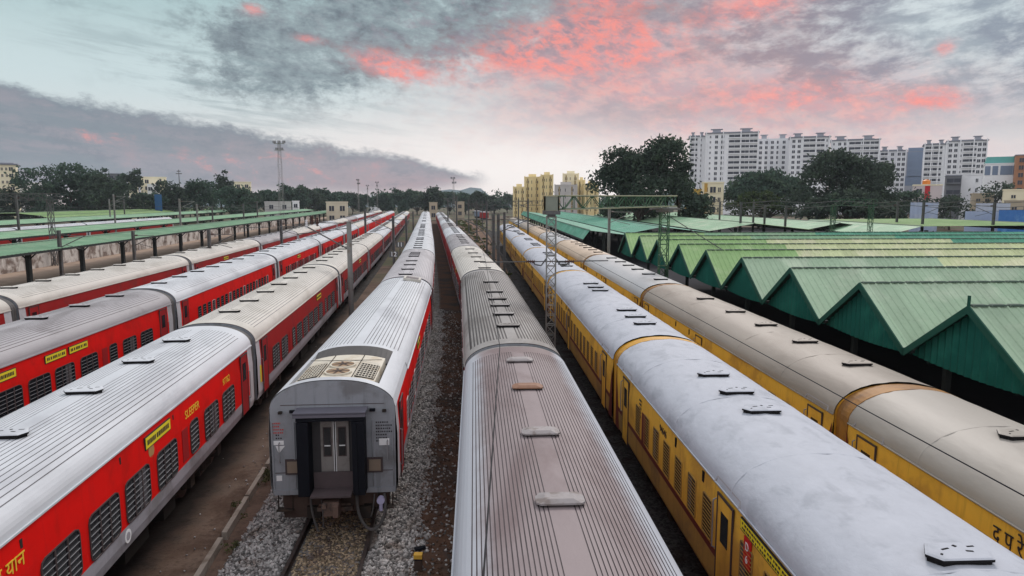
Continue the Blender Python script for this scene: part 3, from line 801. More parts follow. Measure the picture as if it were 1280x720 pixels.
def icf_coach(tr, k, y0, look, pitch, roof, sides=(-1,), det=2, vents=(), bog=False, ring=YRING, ventm=None):
    y1 = y0 + pitch
    a = Vector((px_of(tr, y0), y0, 0)); c = Vector((px_of(tr, y1), y1, 0)); d = c - a; d.normalize(); mid = (a + c) / 2
    sc = (pitch - 0.7) / LI
    t = thing('passenger_coach', look, 'railway coach', mid, math.atan2(-d.x, d.y))
    link('body', cached('icfb', icf_body), t, sc=(1, sc, 1))
    ro = link('roof', cached('icfr', lambda: roof_mesh(LI, 1.575, 3.2, 0.80, 2.2, False).mesh('roof', [R_SNOW], True)), t, sc=(1, sc, 1)); setmat(ro, 0, roof)
    # painted end ring with the bellows between the coaches
    def rg():
        b = MB()
        secs = []
        for y, s in ((0, 1.012), (0.36, 1.012), (0.36, 0.95), (0.52, 0.94), (0.70, 0.95)):
            secs.append(arch_plate(1.575 * s, 3.2, 0.80 * s, 2.2, 1.1, y, 24))
        b.loft(secs, 0)
        return b.mesh('end_ring', [YRING])
    rgo = link('end_ring', cached('icfring', rg), t, (0, LI * sc / 2, 0)); setmat(rgo, 0, ring)
    def flare():
        b = MB(); b.add([(0, 0, 1.12), (0, 0.60, 1.12), (0, .42, 1.7), (0, .20, 2.5), (0, 0, 3.0)], [(0, 1, 2, 3, 4)]); return b.mesh('end_panel', [MAROON])
    if det >= 1:
        for ye in (-1, 1):
            for sd in sides: link('end_panel', cached('flare', flare), t, (sd * 1.606, ye * LI * sc / 2, 0), 0, (1, -ye, 1))
    for v in vents:
        o = link('roof_vent', cached('hatch', hatch_mesh), t, (0, v, 3.985)); setmat(o, 0, ventm or roof)
    if det >= 1:
        for sd in sides:
            rot = 0 if sd > 0 else math.pi
            n = 16
            for i in range(n):
                y = -7.6 + 15.2 * i / (n - 1)
                if abs(y - 0.55) < 0.5: continue
                key = ('iw', (i + k) % 3)
                me = cached(key, lambda: window_mesh(0.50, 0.78, 9, 0, 2 if key[1] == 1 else 0, 0.03, YELLOW_LOW, mat('yellow_bars', (0.36, 0.21, 0.05), 0.5, 0.1, 3), glass=mat('brown_dark', (.055, .035, .018), .6, .2, 3, spec=.1)))
                link('window', me, t, (sd * 1.60, y, 2.32), rot)
            for y in (-9.3, 0.55, 9.3):
                dm = cached('idoor', lambda: door_mesh(0.74, 1.95, YEL))
                link('door', dm, t, (sd * 1.60, y, 2.06), rot)
                if det >= 2:
                    def lip():
                        b = MB(); b.path([(0.0, -0.62, -0.05), (-0.06, -0.58, 0.07), (-0.06, 0.58, 0.07), (0.0, 0.62, -0.05)], 0.026, 6); return b.mesh('rain_strip', [R_GREY])
                    link('rain_strip', cached('lip', lip), t, (sd * 1.60, y, 3.23), rot)
                    link('handrail', cached('hr', lambda: rail_mesh(1.0)), t, (sd * 1.60, y + 0.5, 1.9), rot)
            link('vent_slot', cached('slot', lambda: (lambda b: (b.box((0.01, 0, 0), (0.02, 0.10, 0.22), 0), b.mesh('vent_slot', [VENTD]))[-1])(MB())), t, (sd * 1.575, 3.9, 2.98), rot)
            link('vent_slot', CACHE['slot'], t, (sd * 1.575, 1.9, 2.98), rot)
    if bog:
        bogie(t, -6.9); bogie(t, 6.9)
    link('underframe', cached('ub1', lambda: (lambda b: (b.box((0, 0, 0.83), (2.5, 20, 0.42)), b.mesh('underframe', [IRON]))[-1])(MB())), t)
    return t

# ---- train A: leftmost red train
TA = 'the leftmost red train'
rA = [R_CREAM, R_CREAM, R_CREAM, R_GREY, R_CREAM, R_WHITE, R_CREAM, R_GREY, R_WHITE, R_CREAM, R_WHITE, R_CREAM]
nm = {R_WHITE.name: 'white', R_CREAM.name: 'cream', R_GREY.name: 'grey', R_DUST.name: 'dusty pink', R_DARK.name: 'dark brown', R_LILAC.name: 'lilac grey', R_SNOW.name: 'bright white', R_SAND.name: 'sand coloured', R_PALE.name: 'pale cream', R_SILV.name: 'silvery white', R_TAN.name: 'tan'}
for k in range(13):
    r = rA[k % len(rA)]
    y0 = 9.3 + 23.6 * k if k < 2 else 9.3 + 23.3 * k
    lhb_coach('A', k, 9.3 + 23.9 * k - max(0, k - 1) * 1.2 if False else 9.2 + 24.0 * k, f'dark red coach with {nm[r.name]} roof, {ORD[k]} coach of {TA}', DRED, r,
              det=1 if 0 < k < 4 else 0, group='coaches of the leftmost red train')
# ---- train B
TB = 'the second red train'
rB = [R_GREY, R_WHITE, R_WHITE, R_WHITE, R_WHITE, R_CREAM, R_WHITE, R_GREY, R_WHITE, R_CREAM, R_WHITE, R_WHITE]
for k in range(12):
    r = rB[k % len(rB)]
    t = lhb_coach('B', k, 11.3 + 24.0 * k if k else 11.3, f'bright red coach with {nm[r.name]} roof, {ORD[k]} coach of {TB}', RED, r,
                  det=2 if k == 0 else (1 if k < 5 else 0), style='sleeper' if k in (0,) else 'narrow', group='coaches of the second red train')
    if k == 0:
        for q in (-1.9, -.35): link('destination_board', cached('board2', lambda: board_mesh(1.3, 0.24)), t, (1.598, q + 3.0, 2.98))
# ---- train C
TC = 'the third red train'
rC = [R_WHITE, R_CREAM, R_CREAM, R_CREAM, R_WHITE, R_CREAM, R_WHITE, R_CREAM, R_WHITE, R_CREAM, R_WHITE, R_CREAM]
for k in range(12):
    r = rC[k % len(rC)]
    t = lhb_coach('C', k, 1.1 + 24.0 * k, f'{"bright" if k == 0 else "dull"} red coach with {nm[r.name]} roof, {ORD[k]} coach of {TC}', RED if k == 0 else DRED, r,
                  det=2 if k < 2 else (1 if k < 5 else 0), style='sleeper', bog=k < 3, group='coaches of the third red train',
                  vents=[-9.2 + 3.1 * i for i in range(7)] if k else [-0.9 - 6.2, -0.9 - 3.1, -0.15, 2.95, 6.05, 9.0])
    if k == 0:
        side_text(t, 'SLEEPER', 0.32, YTEXT, 1, 5.3, 2.83, 1.612)
        side_text(t, '97762', 0.30, YTEXT, 1, 8.5, 2.83, 1.612)
        side_text(t, '\u0936\u092f\u0928 \u092f\u093e\u0928', 0.36, YTEXT, 1, -3.3, 2.83, 1.612)
        # round emblem and painted ring on the lower band
        b = MB(); b.tube((0, 0, 0), (0.02, 0, 0), 0.16, 18); link('emblem', b.mesh('emblem', [mat('emblem_ochre', (0.42, 0.24, 0.10), .5)]), t, (1.60, 2.45, 2.72))
        b = MB(); b.tube((0, 0, 0), (0.012, 0, 0), 0.15, 18); b.tube((0.010, 0, 0), (0.016, 0, 0), 0.09, 14, 1); link('painted_ring', b.mesh('painted_ring', [WHITE, BANDG]), t, (1.615, 0.95, 1.36))
        for (y, z) in ((-2.7, 3.05), (0.9, 3.05), (3.95, 3.02)): plate(t, 'vent_slot', 1, y, z, 0.07, 0.18, IRON, 1.575, 0.02)
    if k == 1:
        plate(t, 'yellow_notice', 1, -11.3, 1.95, 0.20, 0.65, BOARD, 1.618, 0.012)
# ---- train D: the coach end facing the camera
TD = 'the train facing the camera'
for k in range(11):
    y0 = 16.9 + 24.0 * k
    look = 'red coach with silver ribbed roof, its grey end wall and dark gangway facing the camera' if k == 0 else f'coach with grey white ribbed roof, {ORD[k]} coach of {TD}'
    t = lhb_coach('D', k, y0, look, RED if k == 0 else DRED, R_WHITE if k != 1 else R_LILAC, ENDG, vents=[] if k == 0 else ([-11.0 + .3 + 3.2 * i for i in range(4)] + [3, 4.4, 5.8, 7.2] if k < 5 else [0, 3, 6]),
                  ac=(k == 0), sides=(1,), det=2 if k == 0 else (1 if k < 3 else 0), style='narrow', bog=(k == 0), ring=R_GREY if k == 0 else DGREY, group='coaches of the train facing the camera')
    if k == 0: D1 = t

def d1_details(t):
    Y = -LB / 2
    # recessed bay with the roof unit
    bay = MB()
    pr = [(-1.585 + 0.0, 0)]
    xs = np.linspace(1.585, 1.15, 8)
    for sgn in (-1, 1):
        sec = [(sgn * x, roof_z(x)) for x in xs] + [(sgn * 1.15, 3.62)]
        bay.loft([[(x, y, z) for x, z in sec] for y in (Y, Y + 4.1)], 0, caps=False, closed=False)
    bay.add([(-1.15, Y, 3.62), (1.15, Y, 3.62), (1.15, Y + 4.1, 3.62), (-1.15, Y + 4.1, 3.62)], [(0, 1, 2, 3)], 1)
    # end lip, thin arch so the unit is seen behind it
    inner = [(x, Y + 0.30, roof_z(x)) for x in np.linspace(-1.15, 1.15, 16)]
    outer = [(x, Y - 0.0, roof_z(x)) for x in np.linspace(-1.15, 1.15, 16)]
    bay.loft([outer, inner, [(x, y, 3.62) for x, y, z in inner]], 0, caps=False, closed=False)
    # dark sloping cover at the back of the bay
    top = [(x, Y + 4.1, roof_z(x) + .012) for x in np.linspace(-1.15, 1.15, 16)]
    low = [(x, Y + 3.25, 3.66 + 0.05 * (1 - (x / 1.15) ** 2)) for x in np.linspace(-1.15, 1.15, 16)]
    bay.loft([low, top], 1, caps=False, closed=False)
    o = link('roof_bay', bay.mesh('roof_bay', [R_WHITE, DGREY]), t)
    unit = MB()
    CR = mat('unit_cream', (0.58, 0.53, 0.44), 0.5, 0.15, 3, (0.44, 0.36, 0.26), 0.6, 1.5)
    n = 12; xs = np.linspace(-1.02, 1.02, n)
    zt = lambda x: 3.99 - 0.13 * (abs(x) / 1.02) ** 2.2
    bot = [[(x, Y + y, 3.63) for x in xs] for y in (0.42, 3.1)]
    tp = [[(x, Y + y, zt(x)) for x in xs] for y in (0.42, 3.1)]
    unit.loft([bot[0], tp[0], tp[1], bot[1]], 0, caps=False, closed=False)
    for sgn in (-1, 1): unit.add([(sgn * 1.02, Y + .42, 3.63), (sgn * 1.02, Y + 3.1, 3.63), (sgn * 1.02, Y + 3.1, zt(1.02)), (sgn * 1.02, Y + .42, zt(1.02))], [(0, 1, 2, 3) if sgn > 0 else (3, 2, 1, 0)], 0)
    for x in (-0.42, 0.42): unit.box((x, Y + 1.76, zt(x) + .006), (0.02, 2.66, 0.012), 1)
    unit.box((0, Y + 2.35, zt(0) + .003), (2.0, 0.02, 0.012), 1)
    u = link('air_conditioner', unit.mesh('air_conditioner', [CR, IRON]), t)
    for yy in (0.95, 1.75):
        f = MB()
        f.tube((0, 0, 0), (0, 0, 0.05), 0.36, 24, 0); f.tube((0, 0, 0.045), (0, 0, 0.056), 0.31, 24, 1)
        for k in range(7):
            a = 2 * math.pi * k / 7; f.box((0.17 * math.cos(a), 0.17 * math.sin(a), 0.058), (0.26, 0.06, 0.006), 2, a)
        f.tube((0, 0, .05), (0, 0, .07), 0.08, 12, 2)
        link('fan', f.mesh('fan', [CR, mat('fan_rust', (0.30, 0.20, 0.12), .7, .3, 6), RUST]), u, (0, Y + yy, zt(0) - 0.01))
    for sgn in (-1, 1):
        g = MB()
        ang = 0
        for i in range(8): g.box((0, -0.7 + i * 0.2, 0.012), (0.50, 0.03, 0.02), 0)
        for i in range(7): g.box((-.24 + i * 0.08, 0, 0.014), (0.014, 1.44, 0.02), 0)
        g.box((0, 0, 0.002), (0.52, 1.5, 0.008), 1)
        go = link('grille', g.mesh('grille', [CR, VENTD]), u, (sgn * 0.73, Y + 1.3, zt(0.73) + 0.008)); go.rotation_euler = (0, sgn * R(12), 0)
    # gangway: dark rubber U
    gz0, gz1 = 1.16, 3.28
    b = MB()
    for sgn in (-1, 1):
        b.box((sgn * 0.68, Y - 0.24, (gz0 + gz1 - .2) / 2), (0.30, 0.46, gz1 - .2 - gz0), 0)
        b.box((sgn * 0.60, Y - 0.485, (gz0 + gz1 - .2) / 2), (0.12, 0.03, gz1 - .3 - gz0), 0)
    b.box((0, Y - 0.24, gz1 - 0.09), (1.66, 0.46, 0.18), 0)
    b.box((0, Y - 0.26, gz1 + 0.025), (1.78, 0.52, 0.05), 1)
    b.box((0, Y - 0.50, gz1 - 0.02), (1.78, 0.04, 0.10), 1)
    gw = link('gangway_bellows', b.mesh('gangway_bellows', [BLACK, mat('gangway_hood', (0.12, 0.115, 0.14), .5, .2, 3)]), t)
    # recess with the pair of end doors
    b = MB(); b.box((0, Y - 0.012, 2.2), (1.06, 0.02, 2.0), 0); link('door_recess', b.mesh('door_recess', [mat('recess_grey', (0.05, 0.047, 0.05), .6, .2, 3)]), t)
    for sgn in (-1, 1):
        b = MB(); b.box((0, 0, 0), (0.34, 0.04, 1.62), 0)
        b.box((sgn * 0.0, -0.024, 0.28), (0.215, 0.012, 0.78), 1); b.box((0, -0.031, 0.28), (0.165, 0.010, 0.72), 2)
        b.box((0, -0.038, 0.18), (0.15, 0.006, 0.03), 3)
        b.box((-sgn * 0.16, -0.022, 0), (0.016, 0.02, 1.6), 3)
        link('door', b.mesh('door', [mat('end_door_grey', (0.22, 0.205, 0.195), .5, .15, 3, (0.15, .13, .12), .5, 2), FRAME, GLASS, WHITE]), t, (sgn * 0.185 + .04, Y - 0.045, 2.16))
    b = MB(); b.box((0, Y - 0.36, 1.22), (1.0, 0.62, 0.05), 0, ); b.box((0, Y - 0.14, 1.46), (1.0, 0.03, 0.42), 0)
    link('fall_plate', b.mesh('fall_plate', [mat('fall_plate_purple', (0.085, 0.065, 0.068), .6, .25, 4)]), t)
    # end wall furniture
    for sgn in (-1, 1):
        b = MB(); b.box((0, -0.02, 0), (0.40, 0.04, 0.40), 0); b.box((0, -0.045, 0), (0.30, 0.02, 0.30), 1)
        link('tail_lamp', b.mesh('tail_lamp', [FRAME, mat('lamp_brown', (0.22, 0.17, 0.13), .35, .15, 4)]), t, (sgn * 1.03, Y - 0.002, 1.78))
        b = MB(); b.box((0, -.03, 0), (0.14, 0.06, 0.07), 0); link('marker_lamp', b.mesh('marker_lamp', [BLACK]), t, (sgn * 1.0, Y, 3.24))
        b = MB(); b.path([(0, 0, 0), (0, -.07, .03), (0, -.07, .5), (0, 0, .53)], 0.014, 6); link('handrail', b.mesh('handrail', [BAR]), t, (sgn * 1.36, Y, 1.9))
        b = MB(); b.box((0, -0.05, 0), (0.09, 0.10, 0.06), 0); link('bracket', b.mesh('bracket', [IRON]), t, (sgn * 1.30, Y, 3.22))
    def sticker(x, z, w, h, m, name='sticker'):
        b = MB(); b.box((0, -0.003, 0), (w, 0.006, h), 0); return link(name, b.mesh(name, [m]), t, (x, Y - 0.0015, z))
    sticker(-1.38, 2.42, 0.26, 0.11, WHITE); sticker(-1.40, 1.48, 0.14, 0.14, WHITE); sticker(1.28, 2.38, 0.26, 0.18, WHITE)
    b = MB(); b.add([(-.13, -.004, .09), (0.11, -.004, .09), (-.05, -.004, -.11)], [(0, 2, 1)]); link('sticker', b.mesh('sticker', [WHITE]), t, (-1.33, Y - 0.003, 2.25))
    rr = random.Random(3)
    for (x, z, w, rows, m) in ((-1.38, 2.93, .30, 4, RTEXT), (-1.38, 2.62, .14, 2, DTEXT), (1.27, 2.90, .40, 7, DTEXT)):
        b = MB()
        for r_ in range(rows):
            xx = -w / 2
            ww = w * rr.uniform(.65, 1)
            while xx < -w / 2 + ww:
                k = rr.uniform(.02, .05); b.box((xx + k / 2, -0.003, -r_ * 0.082), (k * .8, 0.006, 0.036)); xx += k + .012
        link('lettering', b.mesh('lettering', [m]), t, (x, Y - 0.001, z))
    for x in (-1.52, -.98, .98, 1.50):
        b = MB(); b.tube((0, -.018, 0), (0, -.018, 1.75), .016, 6); link('conduit', b.mesh('conduit', [FACEG]), t, (x, Y, 1.2))
    for z in (1.62, 3.40):
        b = MB(); b.box((0, -.004, 0), (3.0 if z < 2 else 2.6, .008, .014)); link('panel_seam', b.mesh('panel_seam', [FRAME]), t, (0, Y, z))
    for sgn in (-1, 1):
        b = MB(); b.box((0, 0, 0), (.42, .22, .03)); b.tube((-.18, 0, 0), (-.18, .02, .38), .018, 5); b.tube((.18, 0, 0), (.18, .02, .38), .018, 5); link('step', b.mesh('step', [IRON]), t, (sgn * 1.28, Y + .05, .62))
    b = MB(); b.box((0, Y + .9, .55), (2.3, .12, .5)); b.tube((-.9, Y + .5, .45), (.9, Y + .5, .45), .05, 8); b.box((-.55, Y + .05, .55), (.35, .2, .3)); b.box((.75, Y + .1, .48), (.3, .2, .32)); link('brake_gear', b.mesh('brake_gear', [IRON]), t)
    # under the end wall
    b = MB(); b.box((0, Y + .04, 1.10), (3.06, 0.14, 0.13), 0); link('sill', b.mesh('sill', [FACEG]), t)
    b = MB(); b.box((0, Y + 0.25, 0.86), (2.7, 0.35, 0.32)); b.box((-1.02, Y + .12, 0.66), (0.62, 0.12, 0.56)); b.box((0.30, Y + .2, 0.62), (.8, .2, .25)); b.box((1.0, Y + .3, .7), (0.7, .2, .3)); link('buffer_beam', b.mesh('buffer_beam', [RUST]), t)
    b = MB()
    b.box((0, Y - 0.12, 0.88), (0.24, 0.75, 0.24)); b.box((0, Y - 0.50, 0.88), (0.40, 0.26, 0.36), top=.9); b.box((0.13, Y - 0.68, 0.88), (0.13, 0.22, 0.30)); b.box((-.15, Y - .6, 1.0), (.1, .3, .1)); b.tube((-.4, Y - .12, .78), (.4, Y - .12, .78), .03, 8)
    b.box((0, Y - .06, .66), (0.9, .14, .1))
    link('coupler', b.mesh('coupler', [mat('coupler_rust', (0.13, 0.085, 0.068), .7, .35, 6, (.06, .045, .04), .5, 4)]), t)
    def hose(pts, r=0.03):
        b = MB(); P = []
        for i in range(len(pts) - 1):
            p0 = Vector(pts[max(i - 1, 0)]); p1 = Vector(pts[i]); p2 = Vector(pts[i + 1]); p3 = Vector(pts[min(i + 2, len(pts) - 1)])
            for s in np.linspace(0, 1, 6, endpoint=False):
                P.append(0.5 * ((2 * p1) + (p2 - p0) * s + (2 * p0 - 5 * p1 + 4 * p2 - p3) * s * s + (-p0 + 3 * p1 - 3 * p2 + p3) * s ** 3))
        P.append(Vector(pts[-1])); b.path(P, r, 7)
        link('brake_hose', b.mesh('brake_hose', [DGREY]), t)
    hose([(-.62, Y - .05, 1.05), (-.58, Y - .16, .7), (-.50, Y - .2, .35), (-.42, Y - .22, .12)])
    hose([(-.35, Y - .05, .9), (-.3, Y - .2, .6), (-.28, Y - .22, .2)], .022)
    hose([(.55, Y - .05, 1.0), (.62, Y - .22, .55), (.85, Y - .28, .18), (1.12, Y - .25, .22), (1.28, Y - .15, .6), (1.25, Y - .02, 1.0)], .04)
    hose([(1.0, Y - .05, 1.0), (.98, Y - .16, .7), (.92, Y - .16, .45)], .018)
    b = MB(); b.tube((0, 0, 0), (0, -.12, 0), .10, 14); b.tube((0, -.06, -.08), (0, -.06, -.28), .05, 10); link('brake_valve', b.mesh('brake_valve', [mat('valve_lilac', (.42, .40, .58), .4)]), t, (1.17, Y - .05, .86))
d1_details(D1)

# second roof unit at the far end of the same coach
b = MB(); b.box((0, 0, 0.06), (0.95, 1.3, 0.14), 0); b.box((0, -0.1, .14), (0.7, 0.8, 0.02), 1)
o = link('roof_hatch', b.mesh('roof_hatch', [R_CREAM, GROOVE]), D1, (0.55, LB / 2 - 1.0, roof_z(.55) + .0)); o.rotation_euler = (0, R(9), 0)

# ---- train E
TE = 'the train right of centre'
rE = [R_DUST, R_DARK, R_CREAM, R_GREY, R_WHITE, R_GREY, R_WHITE, R_GREY, R_WHITE, R_GREY, R_WHITE]
for k in range(11):
    r = rE[k]
    vents = {0: [-11.3 + 5.6 - 3.15, -2.55 + 3.15 - 0.9 - 1.0 - 0.6 - .9, 3.8 - 3.2 + .0, 3.75, 7.05, 9.75][2:] if False else [-5.6, -2.4, 0.55, 3.65, 6.95, 9.8],
             1: [-8.8, -6.2, -3.9, -1.9, 0.6, 4.8], 2: [-11.2, -6.4, -2.1, 2.1, 7.0]}.get(k, [-8 + 3.4 * i for i in range(6)])
    t = lhb_coach('E', k, -2.55 + 24.0 * k, f'coach with {nm[r.name]} ribbed roof, {ORD[k]} coach of {TE}', DRED, r, vents=vents,
                  ventm=[VENTM, VENTM, VENTM, VENTM, VENTR, VENTM] if k == 0 else None, sides=(-1,), det=1 if 0 < k < 3 else 0, style='narrow', ring=R_DARK if k < 2 else DGREY, group='coaches of the ribbed roof train')
# ---- train F
TF = 'the inner yellow train'
for k in range(6):
    y0 = 0.55 + 22.35 * k
    c0 = y0 + 11.175
    vents = {0: [8.44 - c0, 14.69 - c0, 16.18 - c0, 17.83 - c0], 1: [25.42 - c0, 26.96 - c0, 28.59 - c0, 34.9 - c0, 36.23 - c0, 37.85 - c0]}.get(k, [-8.4, -6.9, -5.3, 1.0, 2.4, 4.0])
    t = icf_coach('F', k, y0, f'yellow coach with bright white roof, {ORD[k]} coach of {TF}', 22.35, R_SNOW, det=2 if k < 2 else 1, vents=vents, bog=k < 3)
    if k == 0:
        t_F = t
        rot = math.pi
        link('destination_board', cached('board3', lambda: board_mesh(1.9, 0.17, 2)), t, (-1.575, -1.15, 3.0), rot)
        p = plate(t, 'class_board', -1, 0.0 - 0.55, 2.62, 0.30, 0.52, mat('red_board', (0.50, 0.02, 0.02), .5), 1.60, .02)
        side_text(t, 'D', 0.20, WHITE, -1, -0.55, 2.73, 1.624); side_text(t, '6', 0.20, WHITE, -1, -0.55, 2.51, 1.624)
        side_text(t, '94646', 0.26, DTEXT, -1, 5.0, 2.86, 1.59)
        b = MB()
        for i in range(5): b.box((0.004, 0, -i * .11), (0.008, 0.24 - .03 * (i % 2), 0.05))
        link('lettering', b.mesh('lettering', [DTEXT]), t, (-1.60, 7.4, 2.95), rot)
        plate(t, 'open_doorway', -1, 6.9, 2.25, 0.42, 0.9, MAROON, 1.60, .02)
# ---- train G
TG = 'the outer yellow train'
rG = [R_PALE, R_SAND, R_SILV, R_TAN, R_SILV, R_TAN, R_SAND, R_SILV, R_SAND, R_SAND]
for k in range(9):
    y0 = 16.75 - 21.1 + 21.1 * k
    c0 = y0 + 10.55
    vents = {0: [13.05 - c0, 9.9 - c0], 1: [19.0 - c0, 22.1 - c0, 25.16 - c0, 28.2 - c0, 32 - c0]}.get(k, [-8.5, -5.6, -2.6, 0.2, 3, 6.4])
    t = icf_coach('G', k, y0, f'yellow coach with {nm[rG[k].name]} roof, {ORD[k]} coach of {TG}', 21.1, rG[k], det=2 if k < 2 else (1 if k < 4 else 0), vents=vents, ring=BRING, ventm=rG[k])
    if k == 0:
        side_text(t, '\u0926 \u092a \u0930\u0947', 0.42, DTEXT, -1, 11.12 - c0, 2.86, 1.592, squeeze=.8)
        side_text(t, 'S W R', 0.34, DTEXT, -1, 11.12 - c0, 2.42, 1.604, squeeze=1.0)
#MORE
# ------------------------------------------------------------------ survey helpers: bearings read off the photograph + a distance give real positions
def Zat(y, d):
    v = y - 360; return HC - d * (v * math.cos(PITCH) + FPX * math.sin(PITCH)) / (FPX * math.cos(PITCH) - v * math.sin(PITCH))
def Xat(px, d, z=5.0): return (px - 640) / FPX * (d * math.cos(PITCH) + (HC - z) * math.sin(PITCH))

# greens
def sheet(key, c, c2, amt=0.6): return mat(key, c, 0.55, 0.14, 2.5, c2, amt, 0.5, stretch=(1, 1, 1), bump=0.05, bscale=6, spec=0.12, streak=0.30, panel=0.10)
MINT = sheet('sheet_mint', (0.315, 0.42, 0.295), (0.39, 0.47, 0.35))
LIME = sheet('sheet_lime', (0.25, 0.39, 0.165), (0.32, 0.43, 0.22))
STRAW = sheet('sheet_straw', (0.50, 0.54, 0.31), (0.58, 0.57, 0.38))
TEAL = sheet('sheet_teal', (0.10, 0.29, 0.20), (0.15, 0.33, 0.245))
SAGE = sheet('sheet_sage', (0.21, 0.36, 0.22), (0.30, 0.40, 0.27))
GRASSY = sheet('sheet_grass', (0.19, 0.30, 0.115), (0.26, 0.35, 0.17))
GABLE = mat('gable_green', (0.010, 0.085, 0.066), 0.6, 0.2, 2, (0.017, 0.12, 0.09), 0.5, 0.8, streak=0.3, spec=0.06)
BARGE = mat('barge_green', (0.014, 0.065, 0.046), 0.6, 0.2, 3, spec=0.08)
RIDGE = mat('ridge_dark', (0.055, 0.085, 0.065), 0.7, 0.3, 6)
POSTM = mat('post_dark', (0.03, 0.034, 0.034), 0.7, 0.25, 4, spec=0.1)
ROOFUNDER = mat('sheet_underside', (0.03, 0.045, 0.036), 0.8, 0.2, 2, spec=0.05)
PAVE = mat('platform_paving', (0.36, 0.265, 0.20), 0.9, 0.2, 0.6, (0.26, 0.19, 0.145), 0.6, 0.3, bump=0.2, bscale=8, spec=0.2)
PAVED = mat('platform_asphalt', (0.035, 0.034, 0.038), 0.95, 0.2, 0.6, spec=0.05)

def corrugated(u0, u1, p0, p1, normal, m, pitch=0.27, h=0.022, under=True):
    """sheet between two parallel edges: p(u) runs along the ridge; each edge is a function u -> point"""
    b = MB(); pts0 = []; pts1 = []
    n = max(2, int((u1 - u0) / pitch)); N = Vector(normal)
    for i in range(n):
        for q, hh in ((0, 0), (0.62, 0), (0.72, h), (0.90, h)):
            u = u0 + (u1 - u0) * (i + q) / n
            pts0.append(Vector(p0(u)) + N * hh); pts1.append(Vector(p1(u)) + N * hh)
    pts0.append(Vector(p0(u1))); pts1.append(Vector(p1(u1)))
    b.loft([pts0, pts1], 0, caps=False, closed=False)
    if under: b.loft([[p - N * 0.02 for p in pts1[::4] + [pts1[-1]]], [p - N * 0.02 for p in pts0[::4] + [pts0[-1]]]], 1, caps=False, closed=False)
    return b

# ------------------------------------------------------------------ right-hand platform with a row of gabled sheds
plat = MB()
pe = lambda d: 11.55 - 0.052 * (d - 17)
ys = [0, 20, 40, 60, 80, 120, 200]
vs = []
for d in ys: vs += [(pe(d), d, -0.36), (pe(d), d, 0.84), (95, d, 0.84)]
plat.add(vs, [(i * 3, i * 3 + 1, i * 3 + 4, i * 3 + 3) for i in range(len(ys) - 1)], 1)
plat.add(vs, [(i * 3 + 1, i * 3 + 2, i * 3 + 5, i * 3 + 4) for i in range(len(ys) - 1)], 0)
struct('platform', plat.mesh('platform', [PAVED, CONC]))

